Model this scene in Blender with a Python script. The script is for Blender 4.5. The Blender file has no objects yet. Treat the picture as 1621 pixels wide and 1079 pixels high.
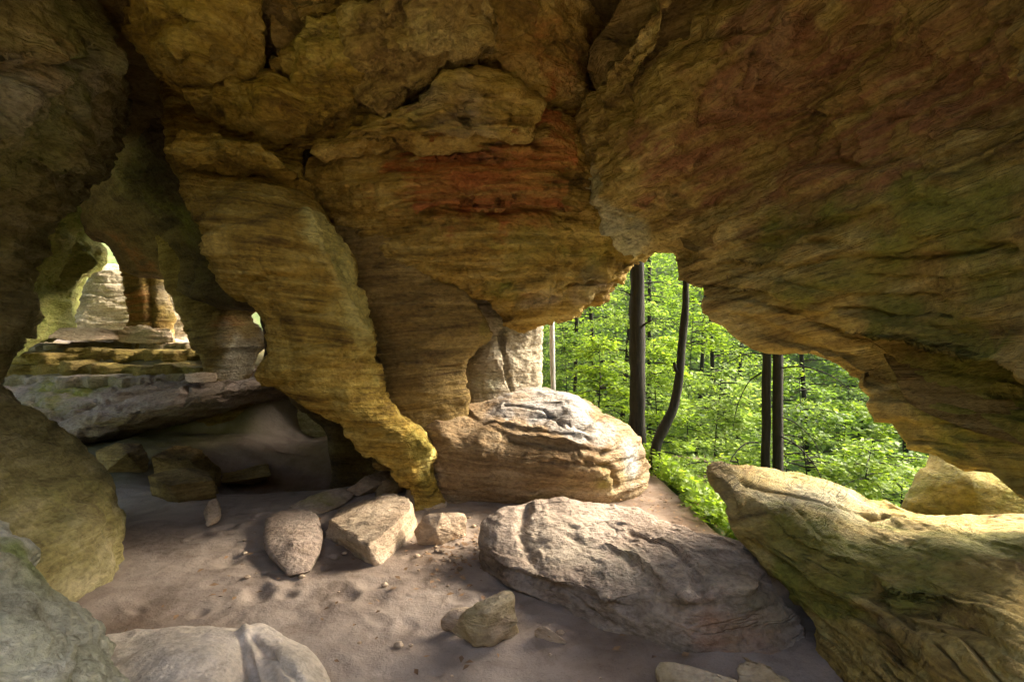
import bpy, math, random
import numpy as np
from mathutils import Vector

# ------------------------------------------------------------------ camera, sky, sun, exposure
scene = bpy.context.scene
COL = scene.collection
F, CX, CY, CZ = 810.0, 810.5, 539.5, 2.6          # focal length in photo pixels, picture centre, eye height

cam_d = bpy.data.cameras.new('camera')
cam_d.sensor_width = 36.0
cam_d.lens = 36.0 * F / 1621.0
cam_d.clip_start = 0.05
cam_d.clip_end = 600.0
cam = bpy.data.objects.new('camera', cam_d)
cam.location = (0, 0, CZ)
cam.rotation_euler = (math.radians(90), 0, 0)
COL.objects.link(cam)
scene.camera = cam

SUN_AZ, SUN_EL = math.radians(70), math.radians(35)   # azimuth from +Y towards +X
sun_dir = Vector((math.sin(SUN_AZ) * math.cos(SUN_EL), math.cos(SUN_AZ) * math.cos(SUN_EL), math.sin(SUN_EL)))
world = bpy.data.worlds.new('World')
scene.world = world
world.use_nodes = True
wn = world.node_tree
sky = wn.nodes.new('ShaderNodeTexSky')
sky.sky_type = 'NISHITA'
sky.sun_disc = False
sky.sun_elevation = SUN_EL
sky.sun_rotation = SUN_AZ
sky.air_density = 0.7
sky.dust_density = 7.0
sky.ozone_density = 0.0
bg = wn.nodes['Background']
bg.inputs['Strength'].default_value = 0.15
wn.links.new(sky.outputs['Color'], bg.inputs['Color'])

sun_d = bpy.data.lights.new('sun', 'SUN')
sun_d.energy = 0.5
sun_d.angle = math.radians(40)
sun_d.color = (1.0, 0.95, 0.86)
sun = bpy.data.objects.new('sun', sun_d)
sun.rotation_euler = sun_dir.to_track_quat('Z', 'Y').to_euler()
COL.objects.link(sun)

vs = scene.view_settings
vs.view_transform = 'Standard'
vs.look = 'None'
vs.gamma = 1.0
vs.use_curve_mapping = False
vs.exposure = 3.3
cy = scene.cycles
cy.use_denoising = True
cy.max_bounces = 6
cy.diffuse_bounces = 5
cy.transmission_bounces = 3
cy.sample_clamp_indirect = 6.0

# ------------------------------------------------------------------ helpers: points, noise, meshes
def P(px, py, d):
    """photo pixel + distance ahead of the camera (m) -> point of the place"""
    return ((px - CX) / F * d, d, CZ - (py - CY) / F * d)

def W(p):
    if isinstance(p[0], str):
        return p[1:]
    return P(*p)

_rs = np.random.RandomState(7)
_perm = np.concatenate([_rs.permutation(256)] * 2)
_g = _rs.normal(size=(256, 3)); _g /= np.linalg.norm(_g, axis=1)[:, None]
_g = _g.astype(np.float32)

def perlin(p):
    p = np.asarray(p, dtype=np.float32)
    i = np.floor(p).astype(np.int32)
    f = p - i
    i &= 255
    u = f * f * f * (f * (f * 6 - 15) + 10)
    out = 0
    X0, Y0, Z0 = i[:, 0], i[:, 1], i[:, 2]
    for dx in (0, 1):
        wx = u[:, 0] if dx else 1 - u[:, 0]
        a = _perm[(X0 + dx) & 255]
        for dy in (0, 1):
            wy = u[:, 1] if dy else 1 - u[:, 1]
            b = _perm[(a + Y0 + dy) & 255]
            for dz in (0, 1):
                wz = u[:, 2] if dz else 1 - u[:, 2]
                g = _g[_perm[(b + Z0 + dz) & 255]]
                dot = g[:, 0] * (f[:, 0] - dx) + g[:, 1] * (f[:, 1] - dy) + g[:, 2] * (f[:, 2] - dz)
                out = out + wx * wy * wz * dot
    return out * 1.6

def fbm(p, octv=4, gain=0.5, lac=2.03):
    a, s, t = 1.0, 0, 0
    p = np.asarray(p, dtype=np.float32)
    for k in range(octv):
        s = s + a * perlin(p + 17.3 * k)
        t += a
        a *= gain
        p = p * lac
    return s / t

def ridged(p, octv=3):
    a, s, t = 1.0, 0, 0
    for k in range(octv):
        s = s + a * (1 - np.abs(perlin(p + 9.1 * k)) * 2)
        t += a
        a *= .5
        p = p * 2.07
    return s / t

def smooth(a, b, x):
    t = np.clip((x - a) / (b - a), 0, 1)
    return t * t * (3 - 2 * t)

def crom(pts, n, closed=False):
    """Catmull-Rom along axis 0 of pts (m, ..., 3)"""
    pts = np.asarray(pts, dtype=np.float64)
    m = len(pts)
    if closed:
        t = np.arange(n) / n * m
        k = np.floor(t).astype(int)
        f = t - k
        p0, p1, p2, p3 = pts[(k - 1) % m], pts[k % m], pts[(k + 1) % m], pts[(k + 2) % m]
    else:
        t = np.linspace(0, m - 1, n)
        k = np.minimum(np.floor(t).astype(int), m - 2)
        f = t - k
        ext = np.concatenate([[2 * pts[0] - pts[1]], pts, [2 * pts[-1] - pts[-2]]])
        p0, p1, p2, p3 = ext[k], ext[k + 1], ext[k + 2], ext[k + 3]
    f = f.reshape((-1,) + (1,) * (pts.ndim - 1))
    return 0.5 * (2 * p1 + (p2 - p0) * f + (2 * p0 - 5 * p1 + 4 * p2 - p3) * f ** 2 + (3 * p1 - p0 - 3 * p2 + p3) * f ** 3)

def grid_normals(G, closed):
    if closed:
        du = np.roll(G, -1, 1) - np.roll(G, 1, 1)
    else:
        du = np.gradient(G, axis=1)
    dv = np.gradient(G, axis=0)
    n = np.cross(du, dv)
    l = np.linalg.norm(n, axis=2, keepdims=True)
    return n / np.maximum(l, 1e-9)

def to_px(V):
    d = np.maximum(V[:, 1], .05)
    return np.stack([V[:, 0] / d * F + CX, (CZ - V[:, 2]) / d * F + CY], 1)

def mesh_obj(name, V, faces, mat, parent=None, tint=None, shade=True):
    me = bpy.data.meshes.new(name)
    V = np.ascontiguousarray(V, dtype=np.float32)
    faces = np.ascontiguousarray(faces, dtype=np.int32)
    nf, k = faces.shape
    me.vertices.add(len(V)); me.vertices.foreach_set('co', V.ravel())
    me.loops.add(nf * k); me.loops.foreach_set('vertex_index', faces.ravel())
    me.polygons.add(nf)
    me.polygons.foreach_set('loop_start', np.arange(0, nf * k, k, dtype=np.int32))
    me.polygons.foreach_set('loop_total', np.full(nf, k, dtype=np.int32))
    me.update(calc_edges=True)
    if shade:
        me.polygons.foreach_set('use_smooth', np.ones(nf, dtype=bool))
    if tint is not None:
        at = me.attributes.new('tint', 'FLOAT_COLOR', 'POINT')
        c = np.ones((len(V), 4), dtype=np.float32); c[:, :3] = tint
        at.data.foreach_set('color', c.ravel())
    me.materials.append(mat)
    o = bpy.data.objects.new(name, me)
    COL.objects.link(o)
    if parent is not None:
        o.parent = parent
    return o

def tag(o, label=None, cat=None, kind=None, group=None):
    if label: o['label'] = label
    if cat: o['category'] = cat
    if kind or cat: o['kind'] = kind or 'thing'
    if group: o['group'] = group
    return o

def empty(name, loc=(0, 0, 0)):
    o = bpy.data.objects.new(name, None)
    o.location = (0, 0, 0)
    COL.objects.link(o)
    return o

# ------------------------------------------------------------------ rock relief
def polyline_dist(V, pts):
    """distance from each vertex to a 3-D polyline and the nearest point's height"""
    best = np.full(len(V), 1e9); bz = np.zeros(len(V))
    for a, b in zip(pts[:-1], pts[1:]):
        ab = b - a
        t = np.clip(((V - a) @ ab) / max(ab @ ab, 1e-9), 0, 1)
        q = a + t[:, None] * ab
        d = np.linalg.norm(V - q, axis=1)
        m = d < best
        best[m] = d[m]; bz[m] = q[m, 2]
    return best, bz

def bed_frame(dipx=0.0, dipy=0.0):
    n = np.array([dipx, dipy, 1.0]); n /= np.linalg.norm(n)
    x = np.array([1.0, 0, 0]); x = x - n * (x @ n); x /= np.linalg.norm(x)
    y = np.cross(n, x)
    return np.stack([x, y, n], 1)

def layers(q, freq, lat, warp, seed, edge=.14):
    """bedding: each layer stands out by its own amount, with a notch along the joints"""
    w = fbm(q * np.array([.5, .5, .5], np.float32) + 31 + seed, 3) * warp
    z = q[:, 2] * freq + w * freq
    k = np.floor(z); f = z - k
    base = q * np.array([lat, lat, 0], np.float32)
    a = base.copy(); a[:, 2] = k * 7.37 + seed
    b = base.copy(); b[:, 2] = (k + 1) * 7.37 + seed
    va, vb = perlin(a), perlin(b)
    t = smooth(1 - edge, 1, f)
    v = va * (1 - t) + vb * t
    e = np.minimum(f, 1 - f)
    c = base * 2.3; c[:, 2] = np.round(z) * 3.1 + seed
    notch = np.exp(-(e / .06) ** 2) * smooth(.0, .5, perlin(c) + .15)
    return v, notch

def relief(V, bed=(0, 0), lump=.10, ls=.7, sa=.035, sf=3.0, rough=.018, rs=5.0, crack=.0, pit=.0, ps=3.0, seed=0.0, facet=.03, fs=1.6):
    q = (V @ bed_frame(*bed)).astype(np.float32) + seed
    h = lump * fbm(q * ls, 3)
    if sa:
        mod = .25 + .75 * smooth(-.3, .35, fbm(q * .8 + 50, 2))
        v, nt = layers(q, sf * .8, .7, .30, seed, .07)
        h = h + sa * 1.9 * mod * v - sa * 1.3 * nt * mod
        v, nt = layers(q, sf * 2.7, 1.3, .25, seed + 4, .12)
        h = h + sa * .95 * mod * v - sa * .6 * nt * mod
        mod2 = smooth(-.1, .45, fbm(q * 1.3 + 80, 2))
        v, nt = layers(q, sf * 7.0, 2.2, .25, seed + 9, .25)
        h = h + sa * .45 * mod2 * v
    if facet:
        g = q + .35 * fbm(q * 1.1 + 7, 2)[:, None]
        h = h + facet * (np.abs(perlin(g * fs)) + .55 * np.abs(perlin(g * fs * 2.3 + 5)) + .3 * np.abs(perlin(g * fs * 5.1 + 2)) - .5) * 1.8
    if rough:
        h = h + rough * fbm(q * rs + 3, 4, .6) + rough * .35 * perlin(q * rs * 7)
    if crack:
        c = np.abs(perlin(q * np.array([.8, .8, 1.6], np.float32) + 70 + .5 * fbm(q * 2.5, 2)[:, None]))
        h = h - crack * np.exp(-(c / .03) ** 2) * smooth(-.1, .3, perlin(q * .9 + 33))
    if pit:
        b = np.abs(perlin(q * ps + 11)) + .5 * np.abs(perlin(q * ps * 2.1 + 4))
        h = h + pit * (b * 1.6 - .6)
        c = smooth(.25, .55, perlin(q * ps * 1.3 + 90)) + .5 * smooth(.25, .5, perlin(q * ps * 3.1 + 60))
        h = h - pit * 1.1 * c
    return h

def surf_pts(V, Nf, pl):
    """3-D points on the mesh that the given photo pixels look at"""
    px = to_px(V)
    front = (np.einsum('ij,ij->i', Nf, np.array([0, 0, CZ]) - V) > 0) & (V[:, 1] > .3)
    out = []
    idx = np.nonzero(front)[0]
    if len(idx) == 0: idx = np.arange(len(V))
    for p in pl:
        k = idx[np.argmin(((px[idx] - np.array(p)) ** 2).sum(1))]
        out.append(V[k])
    return np.array(out)

def finish_grid(name, G, closed, mat, rel, strokes=(), blobs=(), parent=None, outward=None, tbase=(0, 0, 0), amp=1.0, post=None, low=None):
    """grid of points -> carved rock mesh.  strokes: (pixels, width m, depth m, mode); blobs: (channel, px, py, radius m, weight)"""
    nv, nu = G.shape[:2]
    N = grid_normals(G, closed)
    V = G.reshape(-1, 3); Nf = N.reshape(-1, 3)
    if outward is not None:
        c = np.asarray(outward)
        if np.einsum('ij,ij->i', Nf, V - c).mean() < 0: Nf = -Nf
    else:
        to = np.array([0, 0, CZ]) - V
        dist = np.linalg.norm(to, axis=1)
        wt = (V[:, 1] > .6) / dist ** 4
        if (np.einsum('ij,ij->i', Nf, to) * wt).sum() < 0: Nf = -Nf
    h = np.zeros(len(V))
    jit = None
    for st in strokes:
        pl, w, dep = st[:3]; mode = st[3] if len(st) > 3 else 'crack'
        if jit is None:
            jit = fbm(V.astype(np.float32) * 2.2 + 40, 3)
        pts = surf_pts(V, Nf, pl)
        d, bz = polyline_dist(V, pts)
        dj = np.abs(d + jit * w * .9)
        if mode == 'crack':
            h -= dep * np.exp(-(dj / w) ** 2)
        elif mode == 'ridge':
            h += dep * np.exp(-(d / w) ** 2)
        elif mode == 'ledge':                       # sharp undercut just below the line, easing out downwards
            s = (bz - V[:, 2]) + jit * w * .35
            near = np.exp(-(np.maximum(d - np.abs(s), 0) / (w * 1.2)) ** 2)
            h -= dep * near * np.where(s > 0, np.exp(-s / w) * smooth(0, .04, s), 0)
            h += dep * .35 * near * np.where(s <= 0, np.exp(s / (w * .6)), 0)
    V1 = V + Nf * h[:, None]
    G1 = V1.reshape(nv, nu, 3)
    if len(strokes):
        N2 = grid_normals(G1, closed).reshape(-1, 3)
        if (N2 * Nf).sum() < 0: N2 = -N2
        N2 = N2 * .5 + Nf * .5
        N2 /= np.maximum(np.linalg.norm(N2, axis=1), 1e-6)[:, None]
    else:
        N2 = Nf
    hh = relief(V1, **rel) * amp
    if low is not None:                             # smoother bedding below the lumpy upper part
        wl = smooth(3.3, 4.7, V1[:, 2] + .5 * fbm(V1.astype(np.float32) * .8, 2))
        hh = hh * wl + relief(V1, **low) * (1 - wl)
    V2 = V1 + N2 * hh[:, None]
    if post is not None:
        V2 = post(V2)
    tint = np.zeros((len(V), 3)); tint[:] = tbase
    if len(blobs):
        nz = fbm(V2.astype(np.float32) * 1.7 + 12, 4)
        for ch, bx, by, r, wgt in blobs:
            c = surf_pts(V, Nf, [(bx, by)])[0]
            d = np.linalg.norm(V - c, axis=1) / r
            tint[:, 'rgb'.index(ch)] += wgt * smooth(0, 1, np.clip(1.25 - d + nz * .9, 0, 1))
    tint = np.clip(tint, 0, 1)
    ui = np.arange(nu if closed else nu - 1); vi = np.arange(nv - 1)
    a = (vi[:, None] * nu + ui[None, :]); b = (vi[:, None] * nu + (ui[None, :] + 1) % nu)
    faces = np.stack([a, b, b + nu, a + nu], -1).reshape(-1, 4)
    return mesh_obj(name, V2, faces, mat, parent, tint)

def sheet(name, rows, nu, nv, mat, rel, **kw):
    R = np.array([[W(p) for p in r] for r in rows])
    G = crom(np.swapaxes(crom(np.swapaxes(R, 0, 1), nu), 0, 1), nv)
    return finish_grid(name, G, False, mat, rel, **kw)

def row(L, R, n=6, bulge=.4):
    t = np.linspace(0, 1, n)
    return [(L[0] + (R[0] - L[0]) * a, L[1] + (R[1] - L[1]) * a, L[2] + (R[2] - L[2]) * a - bulge * math.sin(math.pi * a) ** .7) for a in t]

def tube(name, rows, back, nu, nv, mat, rel, **kw):
    """closed column: the rows are the faces towards the camera, the back closes behind them"""
    out = []
    for r in rows:
        f = np.array([W(p) for p in r])
        L, Rr = f[0], f[-1]
        m = (L + Rr) / 2
        u = np.array([m[0], m[1], 0]); u /= np.linalg.norm(u)
        bk = [Rr * .85 + m * .15 + u * back * .6, m + u * back, L * .85 + m * .15 + u * back * .6]
        out.append(np.concatenate([f, bk]))
    R = np.array(out)
    U = np.swapaxes(crom(np.swapaxes(R, 0, 1), nu, True), 0, 1)
    G = crom(U, nv)
    c0, c1 = G[0].mean(0), G[-1].mean(0)
    G = np.concatenate([np.broadcast_to(c0, (1, nu, 3)), G, np.broadcast_to(c1, (1, nu, 3))])
    return finish_grid(name, G, True, mat, rel, outward=G.reshape(-1, 3).mean(0), **kw)

def rbf(ctrl):
    c = np.array(ctrl, float)
    X = c[:, :2] / 100
    n = len(X)
    K = np.linalg.norm(X[:, None] - X[None], axis=2)
    A = np.zeros((n + 3, n + 3))
    A[:n, :n] = K + np.eye(n) * 1e-3
    A[:n, n] = 1; A[:n, n + 1:] = X
    A[n:, :n] = A[:n, n:].T
    w = np.linalg.solve(A, np.concatenate([c[:, 2], np.zeros(3)]))
    def f(px, py):
        q = np.stack([px, py], -1).reshape(-1, 2) / 100
        k = np.linalg.norm(q[:, None] - X[None], axis=2)
        return (k @ w[:n] + w[n] + q @ w[n + 1:]).reshape(np.shape(px))
    return f

def boulder(name, outline, ctrl, thick, mat, rel, na=220, nr=70, centre=None, edge=.15, round_=3.0, sharp=False, **kw):
    """closed rock: outline of its near side, distances of points on it, thickness behind"""
    o = np.array(outline, float)
    if sharp:
        per = np.concatenate([o, o[:1]])
        L = np.concatenate([[0], np.cumsum(np.linalg.norm(np.diff(per, axis=0), axis=1))])
        s = np.linspace(0, L[-1], na, endpoint=False)
        oo = np.stack([np.interp(s, L, per[:, 0]), np.interp(s, L, per[:, 1])], 1)
        for _ in range(2):
            oo = .5 * oo + .25 * (np.roll(oo, 1, 0) + np.roll(oo, -1, 0))
    else:
        dense = crom(o, na * 4, True)
        per = np.concatenate([dense, dense[:1]])
        L = np.concatenate([[0], np.cumsum(np.linalg.norm(np.diff(per, axis=0), axis=1))])
        s = np.linspace(0, L[-1], na, endpoint=False)
        oo = np.stack([np.interp(s, L, per[:, 0]), np.interp(s, L, per[:, 1])], 1)
    c = np.array(centre, float) if centre is not None else oo.mean(0)
    f = rbf(ctrl)
    r = np.sin(np.linspace(0.0, 1, nr) * math.pi / 2) ** .8 if False else np.linspace(0, 1, nr)
    pts = c + (oo - c)[None] * r[:, None, None]
    d = f(pts[..., 0], pts[..., 1])
    d = d + edge * (1 - np.sqrt(np.maximum(1 - r[:, None] ** (2 * round_), 0)))
    front = np.stack([(pts[..., 0] - CX) / F * d, d, CZ - (pts[..., 1] - CY) / F * d], -1)
    eg = front[-1]
    cw = eg.mean(0)
    a = np.linspace(0, math.pi / 2, max(10, nr // 3))[1:]
    udir = np.array([cw[0], cw[1], min(cw[2] - CZ, 0)]); udir /= np.linalg.norm(udir)      # the hidden side settles back and down
    bk = []
    for t in a:
        k = math.cos(t) ** .6 if t < math.pi / 2 - 1e-6 else 0
        q = cw + (eg - cw) * k
        q = q + udir * thick * math.sin(t)
        bk.append(q)
    G = np.concatenate([front, np.array(bk)])
    return finish_grid(name, G, True, mat, rel, outward=G.reshape(-1, 3).mean(0), **kw)

# ------------------------------------------------------------------ materials
def new_mat(name):
    m = bpy.data.materials.new(name)
    m.use_nodes = True
    nt = m.node_tree
    nt.nodes.clear()
    out = nt.nodes.new('ShaderNodeOutputMaterial')
    return m, nt, out

class NB:
    def __init__(s, nt): s.nt = nt
    def n(s, t, **kw):
        nd = s.nt.nodes.new(t)
        for k, v in kw.items(): setattr(nd, k, v)
        return nd
    def l(s, a, b): s.nt.links.new(a, b)
    def noise(s, vec, scale, detail=4, rough=.55, dist=0):
        nd = s.n('ShaderNodeTexNoise')
        nd.inputs['Scale'].default_value = scale
        nd.inputs['Detail'].default_value = detail
        nd.inputs['Roughness'].default_value = rough
        nd.inputs['Distortion'].default_value = dist
        s.l(vec, nd.inputs['Vector'])
        return nd.outputs['Fac']
    def ramp(s, fac, stops):
        nd = s.n('ShaderNodeValToRGB')
        el = nd.color_ramp.elements
        while len(el) < len(stops): el.new(.5)
        for e, (p, c) in zip(el, stops):
            e.position = p; e.color = (*c, 1) if len(c) == 3 else c
        s.l(fac, nd.inputs['Fac'])
        return nd.outputs['Color']
    def mix(s, fac, a, b, mode='MIX'):
        nd = s.n('ShaderNodeMix', data_type='RGBA', blend_type=mode)
        for sock, v in ((nd.inputs['Factor'], fac), (nd.inputs['A'], a), (nd.inputs['B'], b)):
            if isinstance(v, (int, float)): sock.default_value = v
            elif isinstance(v, tuple): sock.default_value = (*v, 1)
            else: s.l(v, sock)
        return nd.outputs['Result']
    def math(s, op, a, b=0.0, clamp=False):
        nd = s.n('ShaderNodeMath', operation=op, use_clamp=clamp)
        for sock, v in ((nd.inputs[0], a), (nd.inputs[1], b)):
            if isinstance(v, (int, float)): sock.default_value = v
            else: s.l(v, sock)
        return nd.outputs[0]
    def mapping(s, vec, scale, rot=(0, 0, 0)):
        nd = s.n('ShaderNodeMapping')
        nd.inputs['Scale'].default_value = scale
        nd.inputs['Rotation'].default_value = rot
        s.l(vec, nd.inputs['Vector'])
        return nd.outputs['Vector']

RED = (.46, .16, .045)
MOSS = (.27, .26, .045)
PALE = (.50, .46, .33)

def rock_mat(name, c1, c2, c3, rot=(0, 0, 0), red=RED, moss=MOSS, pale=PALE, bump=1.0, band=6.0, redbias=0.0, mossbias=0.0, grain=1.0):
    m, nt, out = new_mat(name)
    b = NB(nt)
    pos = b.n('ShaderNodeNewGeometry').outputs['Position']
    tint = b.n('ShaderNodeAttribute', attribute_name='tint')
    sep = b.n('ShaderNodeSeparateColor'); b.l(tint.outputs['Color'], sep.inputs['Color'])
    rot_pos = b.mapping(pos, (1, 1, 1), rot)
    strat = b.mapping(rot_pos, (.5, .5, band * .9))
    s1 = b.noise(strat, 1.0, 5, .65, .8)
    nz = b.n('ShaderNodeTexNoise'); nz.inputs['Scale'].default_value = 1.5; nz.inputs['Detail'].default_value = 6; nz.inputs['Roughness'].default_value = .66
    nz.inputs['Distortion'].default_value = .4
    b.l(pos, nz.inputs['Vector'])
    ns = b.n('ShaderNodeSeparateColor'); b.l(nz.outputs['Color'], ns.inputs['Color'])
    f = b.math('ADD', b.math('MULTIPLY', s1, .62), b.math('MULTIPLY', nz.outputs['Fac'], .38))
    col = b.ramp(f, [(.37, c1), (.49, c2), (.61, c3)])
    def mask(sock, nzs, bias, k=2.6):
        v = b.math('ADD', b.math('ADD', sock, bias - .15), b.math('MULTIPLY', b.math('SUBTRACT', nzs, .5), k))
        return b.math('MULTIPLY', v, b.math('ADD', b.math('MULTIPLY', sock, .9), max(bias, .04) * 2, True), True)
    rn = b.math('ADD', b.math('MULTIPLY', b.noise(b.mapping(rot_pos, (.6, .6, band)), .9, 5, .65, .3), .75), b.math('MULTIPLY', ns.outputs['Red'], .25))
    col = b.mix(mask(sep.outputs['Red'], rn, redbias - .12, 5.5), col, red)
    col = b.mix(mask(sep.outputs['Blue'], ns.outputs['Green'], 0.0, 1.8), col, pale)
    col = b.mix(mask(sep.outputs['Green'], ns.outputs['Blue'], mossbias), col, moss)
    gr = b.noise(b.mapping(rot_pos, (.8, .8, 1.3)), 16, 6, .70)
    col = b.mix(.8 * grain, col, b.ramp(gr, [(.33, (.55, .53, .50)), (.50, (1, 1, 1)), (.68, (1.4, 1.38, 1.33))]), 'MULTIPLY')
    bs = b.n('ShaderNodeBsdfPrincipled')
    b.l(col, bs.inputs['Base Color'])
    bs.inputs['Roughness'].default_value = .85
    bs.inputs['Specular IOR Level'].default_value = .25
    lines = b.noise(b.mapping(rot_pos, (.40, .40, band * 1.1)), 1.0, 3, .55, .15)
    ab = b.math('ABSOLUTE', b.math('SUBTRACT', b.math('FRACT', b.math('MULTIPLY', lines, 5.0)), .5))
    groove = b.math('MULTIPLY', b.math('SUBTRACT', .5, ab), 12.0, True)          # 0 in the joints, 1 on the beds
    breakup = b.math('MULTIPLY', b.math('SUBTRACT', ns.outputs['Green'], .44), 9.0, True)
    groove = b.math('ADD', b.math('MULTIPLY', groove, breakup), b.math('SUBTRACT', 1.0, breakup))
    hh = b.math('ADD', b.math('MULTIPLY', groove, .28), b.math('ADD', b.math('MULTIPLY', gr, .75), b.math('MULTIPLY', lines, .8)))
    bp = b.n('ShaderNodeBump')
    bp.inputs['Strength'].default_value = bump
    bp.inputs['Distance'].default_value = .13
    b.l(hh, bp.inputs['Height'])
    b.l(bp.outputs['Normal'], bs.inputs['Normal'])
    b.l(bs.outputs[0], out.inputs['Surface'])
    return m

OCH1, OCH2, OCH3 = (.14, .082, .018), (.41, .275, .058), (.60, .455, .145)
M_over = rock_mat('rock_overhang', red=(.34, .165, .075), c1=(.17, .105, .032), c2=(.47, .335, .095), c3=(.67, .54, .205), pale=(.60, .56, .34), rot=(.1, .25, 0), band=8, bump=1.1)  # pale tone also paints the sunlit arch rim of the overhang
M_cent = rock_mat('rock_strata', OCH1, OCH2, OCH3, rot=(.0, .05, 0), band=6, pale=(.50, .475, .39))
M_shade_umber = rock_mat('rock_shade_umber', (.07, .045, .02), (.15, .10, .04), (.22, .155, .065), band=4)  # darker copy of the brown rock; shade of the recesses put in colour
M_boat = rock_mat('rock_boat', (.14, .088, .04), (.30, .205, .10), (.42, .325, .19), band=6, pale=(.42, .41, .375), rot=(0, -.12, 0))
M_ochre = rock_mat('rock_ochre', (.15, .09, .018), (.42, .285, .048), (.59, .45, .115), rot=(0, -.1, 0), band=8, pale=(.72, .65, .22))  # pale tone made yellow to paint light on the leaning pillar's flank
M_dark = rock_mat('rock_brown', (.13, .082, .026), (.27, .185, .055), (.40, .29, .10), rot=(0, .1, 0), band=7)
M_green = rock_mat('rock_green', (.18, .145, .05), (.37, .315, .115), (.55, .48, .235), moss=(.27, .29, .075), mossbias=.15, band=5)
M_grey = rock_mat('rock_grey', (.26, .22, .14), (.42, .37, .26), (.55, .50, .38), band=5, moss=(.27, .30, .12), mossbias=.08)
M_mossy = rock_mat('rock_mossy', (.44, .42, .26), (.60, .58, .41), (.72, .69, .55), moss=(.34, .38, .13), mossbias=.15, band=2)
M_hump = rock_mat('rock_hump', (.46, .39, .29), (.60, .52, .41), (.70, .62, .52), band=2, bump=.45, grain=.7)
M_shelf = rock_mat('rock_shelf', (.20, .15, .10), (.33, .26, .20), (.43, .36, .29), band=3, bump=.8)
M_tan = rock_mat('rock_tan', (.18, .135, .09), (.32, .255, .19), (.43, .36, .28), band=4, bump=.8)
M_stone = rock_mat('rock_stone', (.28, .20, .12), (.43, .33, .22), (.53, .43, .31), band=5, bump=.6, grain=.8)

def sand_mat():
    m, nt, out = new_mat('sand_floor')
    b = NB(nt)
    pos = b.n('ShaderNodeNewGeometry').outputs['Position']
    tint = b.n('ShaderNodeAttribute', attribute_name='tint')
    sep = b.n('ShaderNodeSeparateColor'); b.l(tint.outputs['Color'], sep.inputs['Color'])
    n1 = b.noise(pos, .8, 6, .6, .5)
    col = b.ramp(n1, [(.3, (.19, .15, .115)), (.5, (.29, .24, .19)), (.7, (.38, .32, .255))])
    damp = b.noise(pos, 2.4, 5, .6, .8)
    col = b.mix(.55, col, b.ramp(damp, [(.33, (.55, .50, .45)), (.50, (1, 1, 1)), (.7, (1.12, 1.08, 1.02))]), 'MULTIPLY')
    col = b.mix(b.math('MULTIPLY', sep.outputs['Green'], b.math('ADD', b.noise(pos, 2, 5), .25), True), col, (.11, .105, .038))
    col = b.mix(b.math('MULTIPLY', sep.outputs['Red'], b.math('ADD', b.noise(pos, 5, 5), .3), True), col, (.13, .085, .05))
    col = b.mix(b.math('MULTIPLY', sep.outputs['Blue'], b.math('ADD', b.noise(pos, 3, 5), .3), True), col, (.50, .42, .33))
    gr = b.noise(pos, 70, 4, .75)
    col = b.mix(.6, col, b.ramp(gr, [(.28, (.35, .32, .30)), (.42, (1, 1, 1)), (.75, (1.25, 1.25, 1.25))]), 'MULTIPLY')
    bs = b.n('ShaderNodeBsdfPrincipled')
    b.l(col, bs.inputs['Base Color'])
    bs.inputs['Roughness'].default_value = .95
    bs.inputs['Specular IOR Level'].default_value = .12
    hh = b.math('ADD', b.math('MULTIPLY', b.noise(pos, 9, 6, .6), 1.0), b.math('MULTIPLY', b.noise(pos, 55, 4, .65), .3))
    bp = b.n('ShaderNodeBump'); bp.inputs['Strength'].default_value = .55; bp.inputs['Distance'].default_value = .04
    b.l(hh, bp.inputs['Height']); b.l(bp.outputs['Normal'], bs.inputs['Normal'])
    b.l(bs.outputs[0], out.inputs['Surface'])
    return m
M_sand = sand_mat()

def soil_mat():
    m, nt, out = new_mat('forest_soil')
    b = NB(nt)
    pos = b.n('ShaderNodeNewGeometry').outputs['Position']
    n1 = b.noise(pos, 1.3, 6, .65)
    col = b.ramp(n1, [(.35, (.035, .055, .012)), (.5, (.07, .10, .02)), (.65, (.10, .085, .04))])
    bs = b.n('ShaderNodeBsdfPrincipled'); b.l(col, bs.inputs['Base Color'])
    bs.inputs['Roughness'].default_value = .95
    b.l(bs.outputs[0], out.inputs['Surface'])
    return m
M_soil = soil_mat()

def bark_mat(name, c1, c2):
    m, nt, out = new_mat(name)
    b = NB(nt)
    pos = b.n('ShaderNodeNewGeometry').outputs['Position']
    v = b.mapping(pos, (14, 14, 2.2))
    n1 = b.noise(v, 1.6, 6, .65, .3)
    col = b.ramp(n1, [(.35, c1), (.62, c2)])
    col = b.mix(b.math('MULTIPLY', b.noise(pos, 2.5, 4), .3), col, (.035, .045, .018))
    bs = b.n('ShaderNodeBsdfPrincipled'); b.l(col, bs.inputs['Base Color'])
    bs.inputs['Roughness'].default_value = .9
    bs.inputs['Specular IOR Level'].default_value = .2
    bp = b.n('ShaderNodeBump'); bp.inputs['Strength'].default_value = .9; bp.inputs['Distance'].default_value = .03
    b.l(n1, bp.inputs['Height']); b.l(bp.outputs['Normal'], bs.inputs['Normal'])
    b.l(bs.outputs[0], out.inputs['Surface'])
    return m
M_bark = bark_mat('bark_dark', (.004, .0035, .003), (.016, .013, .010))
M_pbark = bark_mat('bark_pale', (.28, .27, .24), (.48, .47, .43))

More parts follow.
